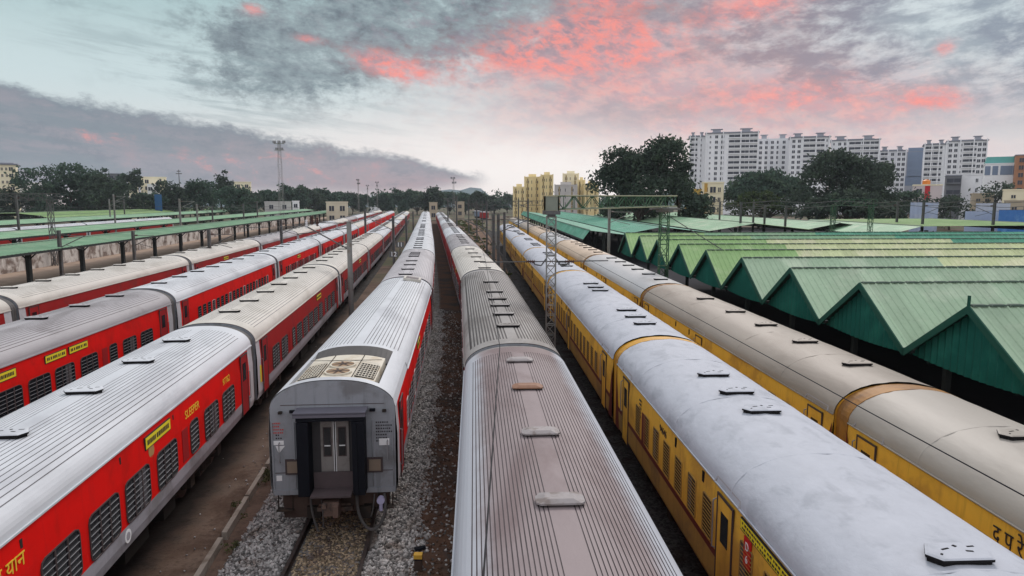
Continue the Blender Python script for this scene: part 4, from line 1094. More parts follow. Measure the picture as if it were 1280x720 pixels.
ZR, ZV, PER = 5.70, 3.95, 5.30
SEGS = [  # length of each colour along the ridge, from the tracks outwards
    [(MINT, 33)], [(MINT, 33)], [(MINT, 33)], [(MINT, 10), (STRAW, 23)],
    [(LIME, 5.2), (STRAW, 24), (TEAL, 6)], [(LIME, 7), (STRAW, 19), (TEAL, 10)], [(LIME, 8), (STRAW, 14), (TEAL, 14)], [(LIME, 9), (SAGE, 12), (TEAL, 16)], [(LIME, 7), (SAGE, 10), (TEAL, 22)]]
slope_len = math.hypot(PER / 2, ZR - ZV)
for k, seg in enumerate(SEGS):
    d = 18.6 + PER * k; x = 12.6 - 0.058 * (d - 18.6)
    tone = 'mint green' if k < 3 else ('mint and straw coloured' if k == 3 else ('lime, straw and teal patched' if k < 7 else 'lime, sage and teal patched'))
    t = thing('platform_shed', f'{tone} gabled shed roof, {ORD[k]} in the row from the right foreground', 'shed', (x, d, 0), math.atan(0.058), 'gabled sheds along the right platform')
    u = -0.25
    for m, ln in seg:
        u1 = u + ln
        for sgn in (-1, 1):
            N = Vector((0, sgn * (ZR - ZV), PER / 2)).normalized()
            f0 = lambda uu: (uu, sgn * 0.03, ZR); f1 = lambda uu: (uu, sgn * (PER / 2 - 0.06), ZV + 0.04)
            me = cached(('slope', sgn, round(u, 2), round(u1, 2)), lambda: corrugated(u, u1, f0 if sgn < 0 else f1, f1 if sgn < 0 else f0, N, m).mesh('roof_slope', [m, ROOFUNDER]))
            setmat(link('roof_slope', me, t), 0, m)
        u = u1
    def ridge():
        b = MB()
        for i in range(66):
            b.box((-.25 + i * 0.52 + .26, 0, ZR + 0.03), (0.44, 0.20, 0.05), 0, top=.75)
        b.box((16.5, 0, ZR + 0.022), (33.4, 0.10, 0.03), 0)
        return b.mesh('ridge_cap', [RIDGE])
    link('ridge_cap', cached('ridge', ridge), t)
    def gable():
        b = MB(); n = 36
        lo = []; hi = []
        for i in range(n + 1):
            y = -PER / 2 + .05 + (PER - .1) * i / n; zt = ZR - 0.06 - (ZR - ZV) * abs(y) / (PER / 2)
            off = 0.06 if i % 2 else 0.0
            lo.append((off, y, ZV - 0.18 - 0.10 * math.sin(math.pi * i / n))); hi.append((off, y, max(zt, ZV - 0.1)))
        b.loft([lo, hi], 0, caps=False, closed=False)
        return b.mesh('gable_panel', [GABLE])
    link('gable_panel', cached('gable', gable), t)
    def barge():
        b = MB()
        for sgn in (-1, 1):
            y1 = sgn * (PER / 2 - .03)
            b.add([(-0.30, 0, ZR - .20), (-0.30, y1, ZV - .20), (-0.30, y1, ZV + .03), (-0.30, 0, ZR + .03), (-0.25, 0, ZR - .20), (-0.25, y1, ZV - .20), (-0.25, y1, ZV + .03), (-0.25, 0, ZR + .03)],
                  [(0, 1, 2, 3), (7, 6, 5, 4), (0, 4, 5, 1), (3, 2, 6, 7)])
        b.box((-0.27, 0, ZR + 0.12), (0.05, 0.07, 0.35)) if k == 0 else None
        return b.mesh('barge_board', [BARGE])
    link('barge_board', barge() if k == 0 else cached('barge', barge), t)
    for uu in (1.2, 8, 16):
        link('post', cached('spost', lambda: (lambda b: (b.box((0, 0, 2.36), (0.18, 0.18, 3.05)), b.mesh('post', [POSTM]))[-1])(MB())), t, (uu, -PER / 2, 0))
    link('valley_gutter', cached('gut', lambda: (lambda b: (b.box((16.5, 0, ZV - .06), (33.2, 0.24, 0.10)), b.mesh('valley_gutter', [POSTM]))[-1])(MB())), t, (0, -PER / 2, 0))

# low panels, carts and crates in the shade of the sheds
BLUEP = mat('faded_blue_sheet', (0.20, 0.27, 0.36), 0.6, 0.2, 2, (0.14, 0.18, 0.25), 0.5, 1, streak=0.3)
def panel_fence(label, x0, d0, x1, d1, h, m, z0=0.84):
    v = Vector((x1 - x0, d1 - d0, 0)); L = v.length; t = thing('sheet_fence', label, 'fence', (x0, d0, z0), math.atan2(v.y, v.x))
    b = MB(); n = int(L / 0.25)
    b.loft([[(L * i / n, 0.025 * (i % 2), 0) for i in range(n + 1)], [(L * i / n, 0.025 * (i % 2), h) for i in range(n + 1)]], caps=False, closed=False)
    link('panel', b.mesh('panel', [m]), t)
    for i in range(int(L / 2.4) + 1):
        b = MB(); b.box((min(L, i * 2.4), .07, h / 2), (.07, .07, h + .1)); link('post', b.mesh('post', [POSTM]), t)
panel_fence('faded blue sheet fence under the farthest lime gables', 10.5, 62.5, 11.6, 45.0, 2.0, BLUEP)

# ------------------------------------------------------------------ platform canopies running along the tracks
def canopy(name, label, prof, d0, d1, xf, tops, z_plat=0.84, posts=None, step=9.0, dark=POSTM, group=None):
    """prof: [(offset, z)] across; xf(d): x of offset 0; tops: one sheet material per strip"""
    t = thing(name, label, 'canopy', (xf(d0), d0, 0), 0, group)
    sh = (xf(d1) - xf(d0)) / (d1 - d0)
    for (o0, z0), (o1, z1), m in zip(prof, prof[1:], tops):
        N = Vector((-(z1 - z0), 0, o1 - o0)).normalized()
        if N.z < 0: N = -N
        f0 = lambda u: (o0 + sh * u, u, z0); f1 = lambda u: (o1 + sh * u, u, z1)
        b = corrugated(0, d1 - d0, f0, f1, N, m, pitch=0.6, h=0.03)
        link('roof_slope', b.mesh('roof_slope', [m, ROOFUNDER]), t)
    for i in (0, -1):
        o0, z0 = prof[i]; b = MB()
        b.loft([[(o0 + sh * u - .04, u, z0 - .20), (o0 + sh * u + .04, u, z0 - .20), (o0 + sh * u + .04, u, z0 - .025), (o0 + sh * u - .04, u, z0 - .025)] for u in (0, d1 - d0)])
        link('fascia', b.mesh('fascia', [dark]), t)
    for i in range(1, len(prof) - 1):
        o0, z0 = prof[i]; b = MB(); b.loft([[(o0 + sh * u - .10, u, z0 + .035), (o0 + sh * u + .10, u, z0 + .035), (o0 + sh * u, u, z0 + .10)] for u in (0, d1 - d0)])
        link('ridge_cap', b.mesh('ridge_cap', [RIDGE]), t)
    if posts:
        n = int((d1 - d0) / step)
        for i in range(n + 1):
            u = 1.5 + i * step
            if u > d1 - d0: break
            for po, pz in posts:
                b = MB(); b.box((0, 0, (z_plat + pz) / 2), (0.34, 0.34, pz - z_plat)); b.tube((0, 0, pz - .9), (0.9, 0, pz - .1), .06); b.tube((0, 0, pz - .9), (-0.9, 0, pz - .1), .06)
                link('post', cached(('cp', pz), lambda: b.mesh('post', [dark])), t, (po + sh * u, u, 0))
    return t
# right far canopies (teal)
canopy('platform_canopy', 'teal canopy sloping down to the farther half of the outer yellow train', [(0, 4.15), (0.75, 5.15), (5.4, 4.6)], 78.5, 215, lambda d: 8.0 - .0385 * (d - 78.5), [TEAL, TEAL], posts=[(2.6, 4.75)], step=8)
canopy('platform_canopy', 'broad teal roof just right of the nearer teal canopy', [(0, 4.55), (4.0, 5.35), (9.5, 4.7)], 84, 200, lambda d: 14.0 - .0385 * (d - 84), [TEAL, TEAL], posts=[(3.0, 4.9)], step=10)
canopy('platform_canopy', 'sage green roof behind the farthest lime gables and the right gantry leg', [(0, 4.5), (6.0, 5.5), (14, 4.6)], 92, 190, lambda d: 26.0 - .0385 * (d - 92), [SAGE, GRASSY], posts=[(4.0, 4.9)], step=10)
canopy('platform_canopy', 'grass green long roof at the right edge, in front of the blue sheeting', [(0, 4.2), (4.5, 5.35), (24.0, 5.5), (30, 4.4)], 86, 116, lambda d: 46 - .03 * (d - 86), [SAGE, GRASSY, SAGE], posts=[(6.0, 4.8)], step=10)
canopy('platform_canopy', 'pale green roof between the dome shaped tree and the sheds', [(0, 4.3), (5, 5.3), (11, 4.5)], 100, 190, lambda d: 42 - .03 * (d - 100), [SAGE, SAGE], posts=[(4.0, 4.6)], step=12)

# left platform and canopies
pl = MB(); lp = lambda d: -24.6 - 0.127 * d
vs = []
for d in (0, 30, 60, 100, 200, 320): vs += [(lp(d), d, -0.36), (lp(d), d, 0.84), (lp(d) - 20.5, d, 0.84)]
pl.add(vs, [(i * 3, i * 3 + 3, i * 3 + 4, i * 3 + 1) for i in range(5)], 1); pl.add(vs, [(i * 3 + 1, i * 3 + 4, i * 3 + 5, i * 3 + 2) for i in range(5)], 0)
struct('platform', pl.mesh('platform', [PAVE, CONC]))
WALLM = mat('peeling_whitewash', (0.66, 0.62, 0.58), 0.85, 0.2, 1.5, (0.20, 0.15, 0.125), 0.75, 0.6, streak=0.7)
wl = thing('platform_wall', 'long stained whitewashed wall along the back of the left platform', 'wall', (-44.3 - .127 * 40, 40, 0.84))
b = MB(); b.loft([[(-.127 * u - .15, u, 0), (-.127 * u + .15, u, 0), (-.127 * u + .15, u, 2.5), (-.127 * u - .15, u, 2.5)] for u in (0, 240)]); link('wall', b.mesh('wall', [WALLM]), wl)
b = MB(); b.loft([[(-.127 * u - .22, u, 2.5), (-.127 * u + .22, u, 2.5), (-.127 * u + .22, u, 2.62), (-.127 * u - .22, u, 2.62)] for u in (0, 240)]); link('coping', b.mesh('coping', [CONC]), wl)
for i in range(40):
    b = MB(); b.box((0, 0, 1.25), (.12, .45, 2.5)); link('pilaster', cached('pil', lambda: b.mesh('pilaster', [WALLM])), wl, (-.127 * (i * 6 + 1) + .20, i * 6 + 1, 0))
lx = lambda o: (lambda d: o - 0.127 * d)
canopy('platform_canopy', 'long mint green canopy on dark posts over the left platform', [(0, 4.2), (-3.4, 4.62), (-7.0, 4.35)], 30, 300, lx(-33.0), [sheet('sheet_moss', (0.15, 0.27, 0.165), (0.21, 0.31, 0.20)), SAGE], posts=[(-1.2, 4.25)], step=9.5)
canopy('platform_canopy', 'second green canopy row behind the whitewashed wall', [(0, 4.3), (-4.0, 4.75), (-10, 4.35)], 45, 300, lx(-46.5), [SAGE, MINT], posts=[(-2, 4.25)], step=12)
canopy('platform_canopy', 'low sage green canopy in the third row on the left', [(0, 4.2), (-4.0, 4.8), (-10, 4.3)], 80, 300, lx(-74), [SAGE, SAGE], posts=[(-2, 4.2)], step=14)
canopy('platform_canopy', 'curved grass green roof farthest left in front of the tree belt', [(0, 3.7), (-4, 4.7), (-10, 5.3), (-17, 5.2), (-23, 4.4)], 175, 330, lx(-92), [GRASSY, GRASSY, GRASSY, SAGE], posts=[(-4, 4.5)], step=16)

# parked pale coaches between the far left canopies
for i in range(4):
    d0 = 92 + i * 24
    t = thing('parked_coach', f'pale roofed parked coach between the left canopies, {ORD[i]} from the left edge', 'railway coach', (-68.5 - .127 * (d0 + 11), d0 + 11, 0), math.atan(.127))
    link('body', cached(('lb', DRED.name, ENDG.name), lambda: lhb_body(DRED, ENDG)), t); setmat(link('roof', CACHE['roof_any'], t), 0, R_WHITE)

# ------------------------------------------------------------------ masts, gantries and wires
STEEL = mat('galvanised_steel', (0.22, 0.22, 0.21), 0.5, 0.2, 4, (0.18, 0.15, 0.12), 0.5, 2, metal=0.2)
STEELD = mat('dark_mast_steel', (0.10, 0.10, 0.10), 0.6, 0.25, 4, (0.08, 0.06, 0.05), 0.5, 2)
GGREEN = mat('gantry_green', (0.035, 0.095, 0.05), 0.55, 0.2, 3, (0.09, 0.13, 0.06), 0.5, 2)
GYEL = mat('gantry_dull_edge', (0.30, 0.29, 0.20), 0.6, 0.2, 3)
INSUL = mat('insulator_brown', (0.07, 0.03, 0.025), 0.35, 0.1, 3)
def lattice(b, p, q, w, bay, mi=0, t=0.05, up=None, w2=None):
    """square lattice member from p to q"""
    p, q = Vector(p), Vector(q); d = q - p; L = d.length; d.normalize()
    u = Vector(up) if up else d.orthogonal(); u = (u - d * u.dot(d)).normalized(); v = d.cross(u); w2 = w2 or w
    cs = [(-1, -1), (1, -1), (1, 1), (-1, 1)]
    def pt(s, c): 
        ww = (w + (w2 - w) * s / L) / 2; return p + d * s + u * c[0] * ww + v * c[1] * ww
    for c in cs: b.tube(pt(0, c), pt(L, c), t / 2, 4, mi)
    n = max(1, int(round(L / bay)))
    for i in range(n):
        s0, s1 = L * i / n, L * (i + 1) / n
        for j in range(4):
            a, c = cs[j], cs[(j + 1) % 4]
            b.tube(pt(s0, a), pt(s1, c), t * .32, 4, mi) if (i + j) % 2 else b.tube(pt(s0, c), pt(s1, a), t * .32, 4, mi)
            b.tube(pt(s1, a), pt(s1, c), t * .32, 4, mi)
# near lattice mast between the two right-of-centre trains with its square box head
g = thing('lattice_mast', 'lattice steel mast with a square box head between the ribbed and yellow trains', 'mast', (1.98, 35.2, 0))
b = MB(); lattice(b, (0, 0, -0.3), (0, 0, 7.75), 0.46, 0.50, up=(1, 0, 0), t=0.07); b.box((0, 0, -.2), (.8, .8, .4)); link('shaft', b.mesh('shaft', [STEEL]), g)
b = MB(); b.box((0, 0, 7.78), (0.40, 0.40, 0.2), top=1.0); b.box((0, 0, 7.93), (0.86, 0.86, 0.2)); link('cap', b.mesh('cap', [STEELD]), g)
b = MB(); b.box((0, 0, 8.38), (0.66, 0.60, 0.68), 0)
for sx in (-1, 1):
    for sz in (0, 1): b.box((sx * .34, 0, 8.38), (.05, .66, .74), 1)
b.box((0, 0, 8.74), (.74, .66, .05), 1); b.box((0, 0, 8.02), (.74, .66, .05), 1); link('box_head', b.mesh('box_head', [GGREEN, GYEL]), g)
setmat([c for c in g.children if c.name.startswith('box_head')][0], 0, mat('box_grey_green', (.20, .22, .18), .6, .2, 3))
b = MB(); b.tube((-3.6, 0, 5.42), (2.9, 0, 5.50), 0.03, 6)
for s in (-1, 1): b.path([(s * .25, 0, 5.6), (s * .5, 0, 5.25), (s * .8, 0, 5.3), (s * .95, 0, 5.48)], .035, 6)
link('cross_arm', b.mesh('cross_arm', [STEELD]), g)
for s in (-1, 1):
    b = MB(); b.tube((-.22, 0, 0), (.22, 0, 0), .045, 8)
    for i in range(5): b.tube((-.2 + i * .1 - .015, 0, 0), (-.2 + i * .1 + .015, 0, 0), .095, 10)
    link('insulator', b.mesh('insulator', [INSUL]), g, (s * .95 - .1 * (s < 0), 0, 5.46))
# portal gantry: green boom from the box head across both yellow trains to a leg beside the sheds
pg = thing('portal_gantry', 'green lattice gantry boom over the yellow trains on a leg beside the sheds', 'gantry', (10.35, 47.5, 0))
b = MB(); lattice(b, (0, 0, -.3), (0, 0, 7.75), 0.56, 0.75, up=(1, 0, 0), t=0.08); b.box((0, 0, .2), (1.0, 1.0, .5)); link('leg', b.mesh('leg', [GGREEN]), pg)
b = MB(); b.box((0, 0, 7.82), (1.0, .9, .14)); b.box((0, 0, 7.95), (1.9, .9, .12)); link('cap', b.mesh('cap', [STEELD]), pg)
va = Vector((1.98 - 10.35, 35.2 - 47.5, 8.42)); vb = Vector((0.75, 1.1, 8.48))
b = MB(); dv = (vb - va).normalized(); st = va + dv * 0.75
lattice(b, st, vb, 0.66, 1.0, 0, t=0.08, up=(0, 0, 1))
side = dv.cross(Vector((0, 0, 1))).normalized()
for s in (-1, 1):
    for z in (-.35, .35): 
        a0 = st + side * s * .35 + Vector((0, 0, z)); a1 = vb + side * s * .35 + Vector((0, 0, z)); b.tube(a0, a1, .038, 4, 1)
for s in (-1, 1):
    for z in (-1, 1): b.tube(vb + side * s * .35 + Vector((0, 0, -.35)), vb + side * s * .35 + Vector((0, 0, .35)), .07, 4, 1)
b.tube(vb + side * .35 + Vector((0, 0, .35)), vb - side * .35 + Vector((0, 0, .35)), .07, 4, 1); b.tube(vb + side * .35 - Vector((0, 0, .35)), vb - side * .35 - Vector((0, 0, .35)), .07, 4, 1)
link('boom', b.mesh('boom', [GGREEN, GYEL]), pg)
b = MB(); b.tube((0.25, 0, 7.5), (4.6, -4.5, 4.3), .03, 5); link('stay', b.mesh('stay', [STEELD]), pg)

# round steel mast with a bracket beside the third train
mt = thing('tube_mast', 'thick grey tube mast with a left bracket between the red trains and the facing coach', 'mast', (-11.35, 48.6, 0))
b = MB(); b.tube((0, 0, -.3), (0, 0, 7.05), 0.19, 14, 0, 0.17); b.box((0, 0, 7.06), (.5, .42, .05)); link('shaft', b.mesh('shaft', [STEEL]), mt)
b = MB(); b.tube((0, 0, 5.1), (-3.0, 0, 6.75), .05, 8); b.tube((-0.1, 0, 6.6), (-3.6, 0, 6.2), .03, 8); b.tube((-3.0, 0, 6.75), (-8.5, 2.0, 6.55), .022, 5); b.tube((-0.1, 0, 6.95), (-2.5, 0, 7.0), .03, 6)
link('bracket', b.mesh('bracket', [STEELD]), mt)
for (x, z, r) in ((-2.55, 7.0, .14), (-2.2, 6.9, .11), (-2.95, 6.75, .10)):
    b = MB()
    for i in range(5): b.tube((0, 0, i * .11), (0, 0, i * .11 + .05), r, 10)
    b.tube((0, 0, -.05), (0, 0, .55), r * .5, 8); link('insulator', b.mesh('insulator', [INSUL if r > .105 else WHITE]), mt, (x, 0, z - .1))

def ohe_mast(label, x, d, h, arm=-2.6, z0=0.0, m=STEELD, w=0.26, lamp=False):
    t = thing('catenary_mast', label, 'mast', (x, d, z0), 0, 'thin catenary masts in the yard')
    def mk():
        b = MB(); b.box((-.11, 0, h / 2), (.04, w, h)); b.box((.11, 0, h / 2), (.04, w, h)); b.box((0, 0, h / 2), (.20, .04, h)); b.box((0, 0, .1), (.6, .6, .5)); return b.mesh('shaft', [m])
    link('shaft', cached(('om', h, w, m.name), mk), t)
    def ar():
        b = MB(); s = 1 if arm > 0 else -1
        b.tube((0, 0, h - 1.6), (arm, 0, h - .5), .04, 6); b.tube((0, 0, h - .45), (arm, 0, h - .5), .03, 6); b.tube((arm * .25, 0, h - 1.35), (arm * .9, 0, h - 1.75), .03, 6)
        return b.mesh('cantilever', [m])
    link('cantilever', cached(('oa', h, arm, m.name), ar), t)
    def ins():
        b = MB()
        for i in range(4): b.tube((arm * .1 + i * .07 * (1 if arm > 0 else -1), 0, h - .46), (arm * .1 + (i * .07 + .03) * (1 if arm > 0 else -1), 0, h - .46), .08, 8)
        return b.mesh('insulator', [INSUL])
    link('insulator', cached(('oi', h, arm), ins), t)
    return t
om = [  # bearing px, distance, top y, words that find it
    (617, 62, 262, -2.6, 'dark mast, left one of a close pair rising over the ribbed roofs right of centre'),
    (623, 62, 262, 2.6, 'dark mast, right one of a close pair rising over the ribbed roofs right of centre'),
    (630.5, 72, 265, 2.4, 'dark mast just left of the far end of the inner yellow train'),
    (492, 78, 268, -2.4, 'dark mast rising behind the third red train left of the facing train'),
    (508, 98, 270, -2.4, 'brown mast farther along the third red train'),
    (516.5, 140, 262, -2.0, 'distant thin mast close to the far end of the facing train'),
    (457, 96, 262, 2.4, 'thin mast standing between the second and third red trains'),
    (262, 66, 284, 2.4, 'thin mast beside the roof of the leftmost red train'),
    (352, 80, 270, 2.4, 'thin mast in front of the far left canopy end'),
    (75, 64, 286, 2.4, 'mast with insulator arms in front of the left canopy near the edge'),
    (167, 74, 284, 2.2, 'mast with insulator arms in front of the middle of the left canopy'),
    (226, 120, 245, 2.6, 'pale mast above the left canopy, tallest of the masts there'),
    (247, 140, 254, 2.6, 'thin mast behind the left canopy just right of the pale mast'),
    (266, 150, 255, -2.6, 'thin mast behind the left canopy left of the floodlight tower'),
    (305, 150, 252, -2.6, 'thin mast behind the left canopy below the lone conifer'),
    (322, 190, 250, -2.6, 'thin mast in front of the far left bushes'),
    (144, 150, 243, 2.6, 'pale thin mast before the dark trees on the left'),
    (138, 170, 247, 2.6, 'second pale thin mast before the dark trees on the left'),
    (156, 200, 247, -2.6, 'short mast before the yellow house on the left'),
    (24, 100, 242, 2.6, 'mast at the left end behind the left gantry'),
    (560, 150, 246, 2.4, 'thin pole left of the weedy yard tracks'),
    (571, 125, 243, -2.4, 'taller thin pole beside the far ribbed coaches'),
    (586, 190, 248, 2.4, 'faint pole in the weedy yard'),
    (596, 150, 250, -2.4, 'thin pole in the middle of the weedy yard'),
    (603, 230, 250, -2.4, 'farthest faint pole in the weedy yard'),
    (608.5, 110, 252, -2.4, 'thin pole left of the dark mast pair'),
    (648, 140, 246, 2.6, 'thin pole before the cream apartment blocks'),
    (660, 120, 245, -2.6, 'thin pole left of the box headed mast'),
    (761, 72, 258, 2.4, 'slender mast in front of the dark void by the teal canopy'),
    (925, 96, 252, -2.6, 'left mast of the row before the dome shaped tree'),
    (941, 110, 252, 2.6, 'second mast of the row before the dome shaped tree'),
    (955, 104, 254, -2.6, 'third mast of the row before the dome shaped tree'),
    (981, 98, 253, 2.6, 'mast between the dome shaped tree and the dark tree'),
    (1120, 100, 250, -2.6, 'mast left of the white and blue sheeting'),
    (1152, 92, 250, 2.6, 'mast in front of the small red and white house'),
    (1240, 88, 252, -2.6, 'mast in front of the bright blue sheeting'),
    (899, 120, 252, 2.4, 'mast before the right cream house'),
]
for px, d, ty, arm, lab in om:
    h = round(Zat(ty, d) * 2) / 2; h = max(5.5, h)
    ohe_mast(lab, Xat(px, d, 4), d, h, arm, -0.2, m=STEEL if 'pale' in lab or 'slender' in lab else STEELD)
def portal(label, x0, x1, d, zt, dpt=0.8, m=GGREEN, d2=None):
    d2 = d2 or d
    t = thing('portal_gantry', label, 'gantry', (x0, d, 0)); v = Vector((x1 - x0, d2 - d, 0))
    for q in (0.08, .92):
        b = MB(); lattice(b, v * q + Vector((0, 0, -.3)), v * q + Vector((0, 0, zt - dpt)), .45, 1.0, up=(1, 0, 0), t=.08); link('leg', b.mesh('leg', [m]), t)
    b = MB(); lattice(b, Vector((0, 0, zt - dpt / 2)), v + Vector((0, 0, zt - dpt / 2)), dpt, 1.6, up=(0, 0, 1), t=.08); link('boom', b.mesh('boom', [m]), t)
    return t
portal('dull grey gantry at the left edge in front of the trees', Xat(-60, 82), Xat(76, 82), 82, Zat(242, 82), .75, STEELD)
portal('dark gantry far down the yard left of the cream apartments', Xat(608, 125), Xat(700, 125), 125, Zat(251, 125), .8, STEELD)
portal('green gantry over the right sheds in front of the dark tree', Xat(1036, 90), Xat(1092, 90), 90, Zat(249, 90), .8, GGREEN)
# horizontal pipes strung between the masts on the right
wr = thing('feeder_wire', 'feeder wires strung between the masts on the right', 'wire', (Xat(885, 100), 100, 0))
for yy in (251, 256.5):
    b = MB(); n = 10; P = [Vector((Xat(885 + 41 * i, 100) - Xat(885, 100), 0, Zat(yy, 100) - .35 * math.sin(math.pi * (i % 2) / 2))) for i in range(n + 1)]
    b.path(P, .05, 4); link('strand', b.mesh('strand', [STEELD]), wr)
wr = thing('feeder_wire', 'feeder wires strung between masts before the left tree belt', 'wire', (Xat(0, 150), 150, 0))
for yy in (262, 258):
    b = MB(); P = [Vector((Xat(34 * i, 150) - Xat(0, 150), 0, Zat(yy, 150) - .3 * (i % 2))) for i in range(12)]
    b.path(P, .035, 4); link('strand', b.mesh('strand', [STEELD]), wr)
# contact wires
t = thing('contact_wire', 'dark contact wire hanging over the white roofed yellow train', 'wire', (px_of('F', 4) - .35, 4, 5.45))
P = [Vector((px_of('F', d) - px_of('F', 4), d - 4, 0)) for d in np.arange(4, 180, 6.0)]
b = MB(); b.path(P, .0085, 5); link('wire', b.mesh('wire', [BLACK]), t)
t = thing('contact_wire', 'dark contact wire hanging over the dusty pink ribbed roof', 'wire', (-.23, 3, 5.45))
P = [Vector((0, 0, 0)), Vector((-.03, 11.6, 0)), Vector((-1.1, 32.2, -.02))] + [Vector((px_of('E', d) + .23, d - 3, 0)) for d in np.arange(50, 110, 12.0)]
b = MB(); b.path(P, .010, 5); link('wire', b.mesh('wire', [BLACK]), t)

# floodlight towers
def tower(label, px, d, ytop, w, heads):
    h = Zat(ytop, d); t = thing('floodlight_tower', label, 'light tower', (Xat(px, d, 12), d, 0))
    b = MB(); lattice(b, (0, 0, 0), (0, 0, h), w * 1.3, w * 2.6, up=(1, 0, 0), t=.07, w2=w * .6); link('shaft', b.mesh('shaft', [STEEL]), t)
    b = MB(); b.box((0, 0, h + .1), (w * 2.4, w * .5, .12)); b.box((0, 0, h - 1.5), (w * 2.4, w * .5, .12)); b.box((0, 0, h - .7), (.12, .12, 1.7)); link('platform_deck', b.mesh('platform_deck', [STEEL]), t)
    for i in range(heads):
        b = MB(); b.box((0, 0, 0), (.65, .4, .6)); b.box((0, -.21, 0), (.52, .02, .46), 1); link('lamp_head', cached('lh', lambda: b.mesh('lamp_head', [STEELD, BAR])), t, (-w * 1.2 + 2.4 * w * i / (heads - 1), 0, h + .5 - (i % 2) * 1.7))
tower('tall lattice floodlight tower above the left tree belt', 351, 175, 180, 1.0, 5)
tower('distant floodlight mast in the middle, right of the facing train', 567, 260, 224, .6, 4)
tower('small distant light mast left of centre, left one of three', 448, 330, 226, .5, 4)
tower('small distant light mast left of centre, right one of three', 471.5, 360, 229, .5, 3)
tower('small distant light mast left of centre, middle one of three', 459.5, 380, 233, .45, 3)

# small things by the facing train
mp_ = thing('marker_post', 'short dark post with a yellow top in the ballast by the nearest ribbed roof', 'marker post', (-2.22, 15.55, -.25))
b = MB(); b.box((0, 0, .17), (.18, .14, .52)); link('post', b.mesh('post', [RUST]), mp_)
b = MB(); b.box((0, 0, .45), (.20, .16, .10), 0); b.box((0, 0, .385), (.205, .165, .03), 1); link('cap', b.mesh('cap', [mat('ochre_cap', (.62, .36, .05), .6, .15, 6), BLACK]), mp_)
for s, px, y, lab in (('11', 500, 306, 'farther white number marker beside the third red train'), ('12', 492, 318, 'nearer white number marker beside the third red train')):
    d = 65 if s == '11' else 58.5
    x = -11.6 if s == '12' else -12.1
    x = Xat(px, d, 4); t = thing('number_marker', lab, 'number marker', (x, d, 0))
    b = MB(); b.tube((0, 0, -.3), (0, 0, Zat(y, d) - .3), .05, 6); link('post', b.mesh('post', [STEELD]), t)
    b = MB(); b.box((0, 0, Zat(y, d)), (.75, .04, .5)); link('board', b.mesh('board', [STEELD]), t)
    o = link('lettering', text_mesh(s, .55, WHITE), t, (0, -.024, Zat(y, d))); o.rotation_euler = (math.pi / 2, 0, 0)
dk = thing('rubble_lump', 'black lump lying on the ballast right of the facing coach', 'stone', (-2.42, 16.4, -.12))
b = MB(); b.tube((0, 0, 0), (.25, .1, .04), .09, 7, 0, .05); link('lump', b.mesh('lump', [BLACK]), dk)

# ------------------------------------------------------------------ trees
def leafmat(key, c, c2): return mat(key, c, 0.75, 0.25, 0.4, c2, 0.6, 0.3, island=0.38, trans=0.3, spec=0.05)
L_DARK = leafmat('leaves_dark', (0.046, 0.066, 0.050), (0.068, 0.096, 0.062))
L_BLUE = leafmat('leaves_blue_green', (0.050, 0.084, 0.062), (0.072, 0.110, 0.070))
L_MID = leafmat('leaves_mid_green', (0.040, 0.062, 0.024), (0.060, 0.085, 0.030))
BARK = mat('bark', (0.06, 0.045, 0.035), 0.9, 0.3, 3)
def crown_mesh(name, lobes, n, leaf, seed, m):
    """leaf clumps: many small quads scattered near the surface and through the volume of uneven lobes"""
    rng = np.random.default_rng(seed)
    vol = np.array([l[3] * l[4] * l[5] for l in lobes]) ** (2 / 3); cnt = (vol / vol.sum() * n).astype(int)
    V = []; 
    for (cx, cy, cz, rx, ry, rz), k in zip(lobes, cnt):
        # each lobe is itself made of sprays
        ns = max(6, k // 22)
        dirs = rng.normal(size=(ns, 3)); dirs /= np.linalg.norm(dirs, axis=1)[:, None]
        dirs[:, 2] = np.where(dirs[:, 2] < -0.55, -dirs[:, 2], dirs[:, 2])
        rad = rng.uniform(0.62, 1.08, ns) ** 0.8
        cen = dirs * rad[:, None] * np.array([rx, ry, rz]) + np.array([cx, cy, cz])
        idx = rng.integers(0, ns, k)
        spread = min(rx, ry, rz) * 0.16 + leaf * .6
        p = cen[idx] + rng.normal(size=(k, 3)) * spread * np.array([1.15, 1.15, .7])
        a = rng.normal(size=(k, 3)); a /= np.linalg.norm(a, axis=1)[:, None]
        t = np.cross(a, rng.normal(size=(k, 3))); t /= np.linalg.norm(t, axis=1)[:, None]
        s = leaf * rng.uniform(.6, 1.4, (k, 1))
        V.append(np.stack([p - a * s, p + t * s * .55, p + a * s, p - t * s * .55], 1))
    V = np.concatenate(V).reshape(-1, 3); k = len(V) // 4
    me = bpy.data.meshes.new(name); me.vertices.add(len(V)); me.vertices.foreach_set('co', V.reshape(-1))
    me.loops.add(k * 4); me.polygons.add(k); me.loops.foreach_set('vertex_index', np.arange(k * 4, dtype=np.int32)); me.polygons.foreach_set('loop_start', np.arange(0, k * 4, 4, dtype=np.int32))
    me.materials.append(m); me.update(calc_edges=True)
    return me
def trunk_mesh(h, r, lobes, seed):
    rr = random.Random(seed); b = MB(); top = Vector((rr.uniform(-.3, .3), rr.uniform(-.3, .3), h))
    b.tube((0, 0, -.4), top, r, 9, 0, r * .62)
    for l in lobes:
        e = Vector(l[:3]); mid = top.lerp(e, .5) + Vector((rr.uniform(-.5, .5), rr.uniform(-.5, .5), -.3))
        b.tube(top, mid, r * .42, 6, 0, r * .25); b.tube(mid, e, r * .25, 5, 0, r * .08)
    return b.mesh('trunk', [BARK])
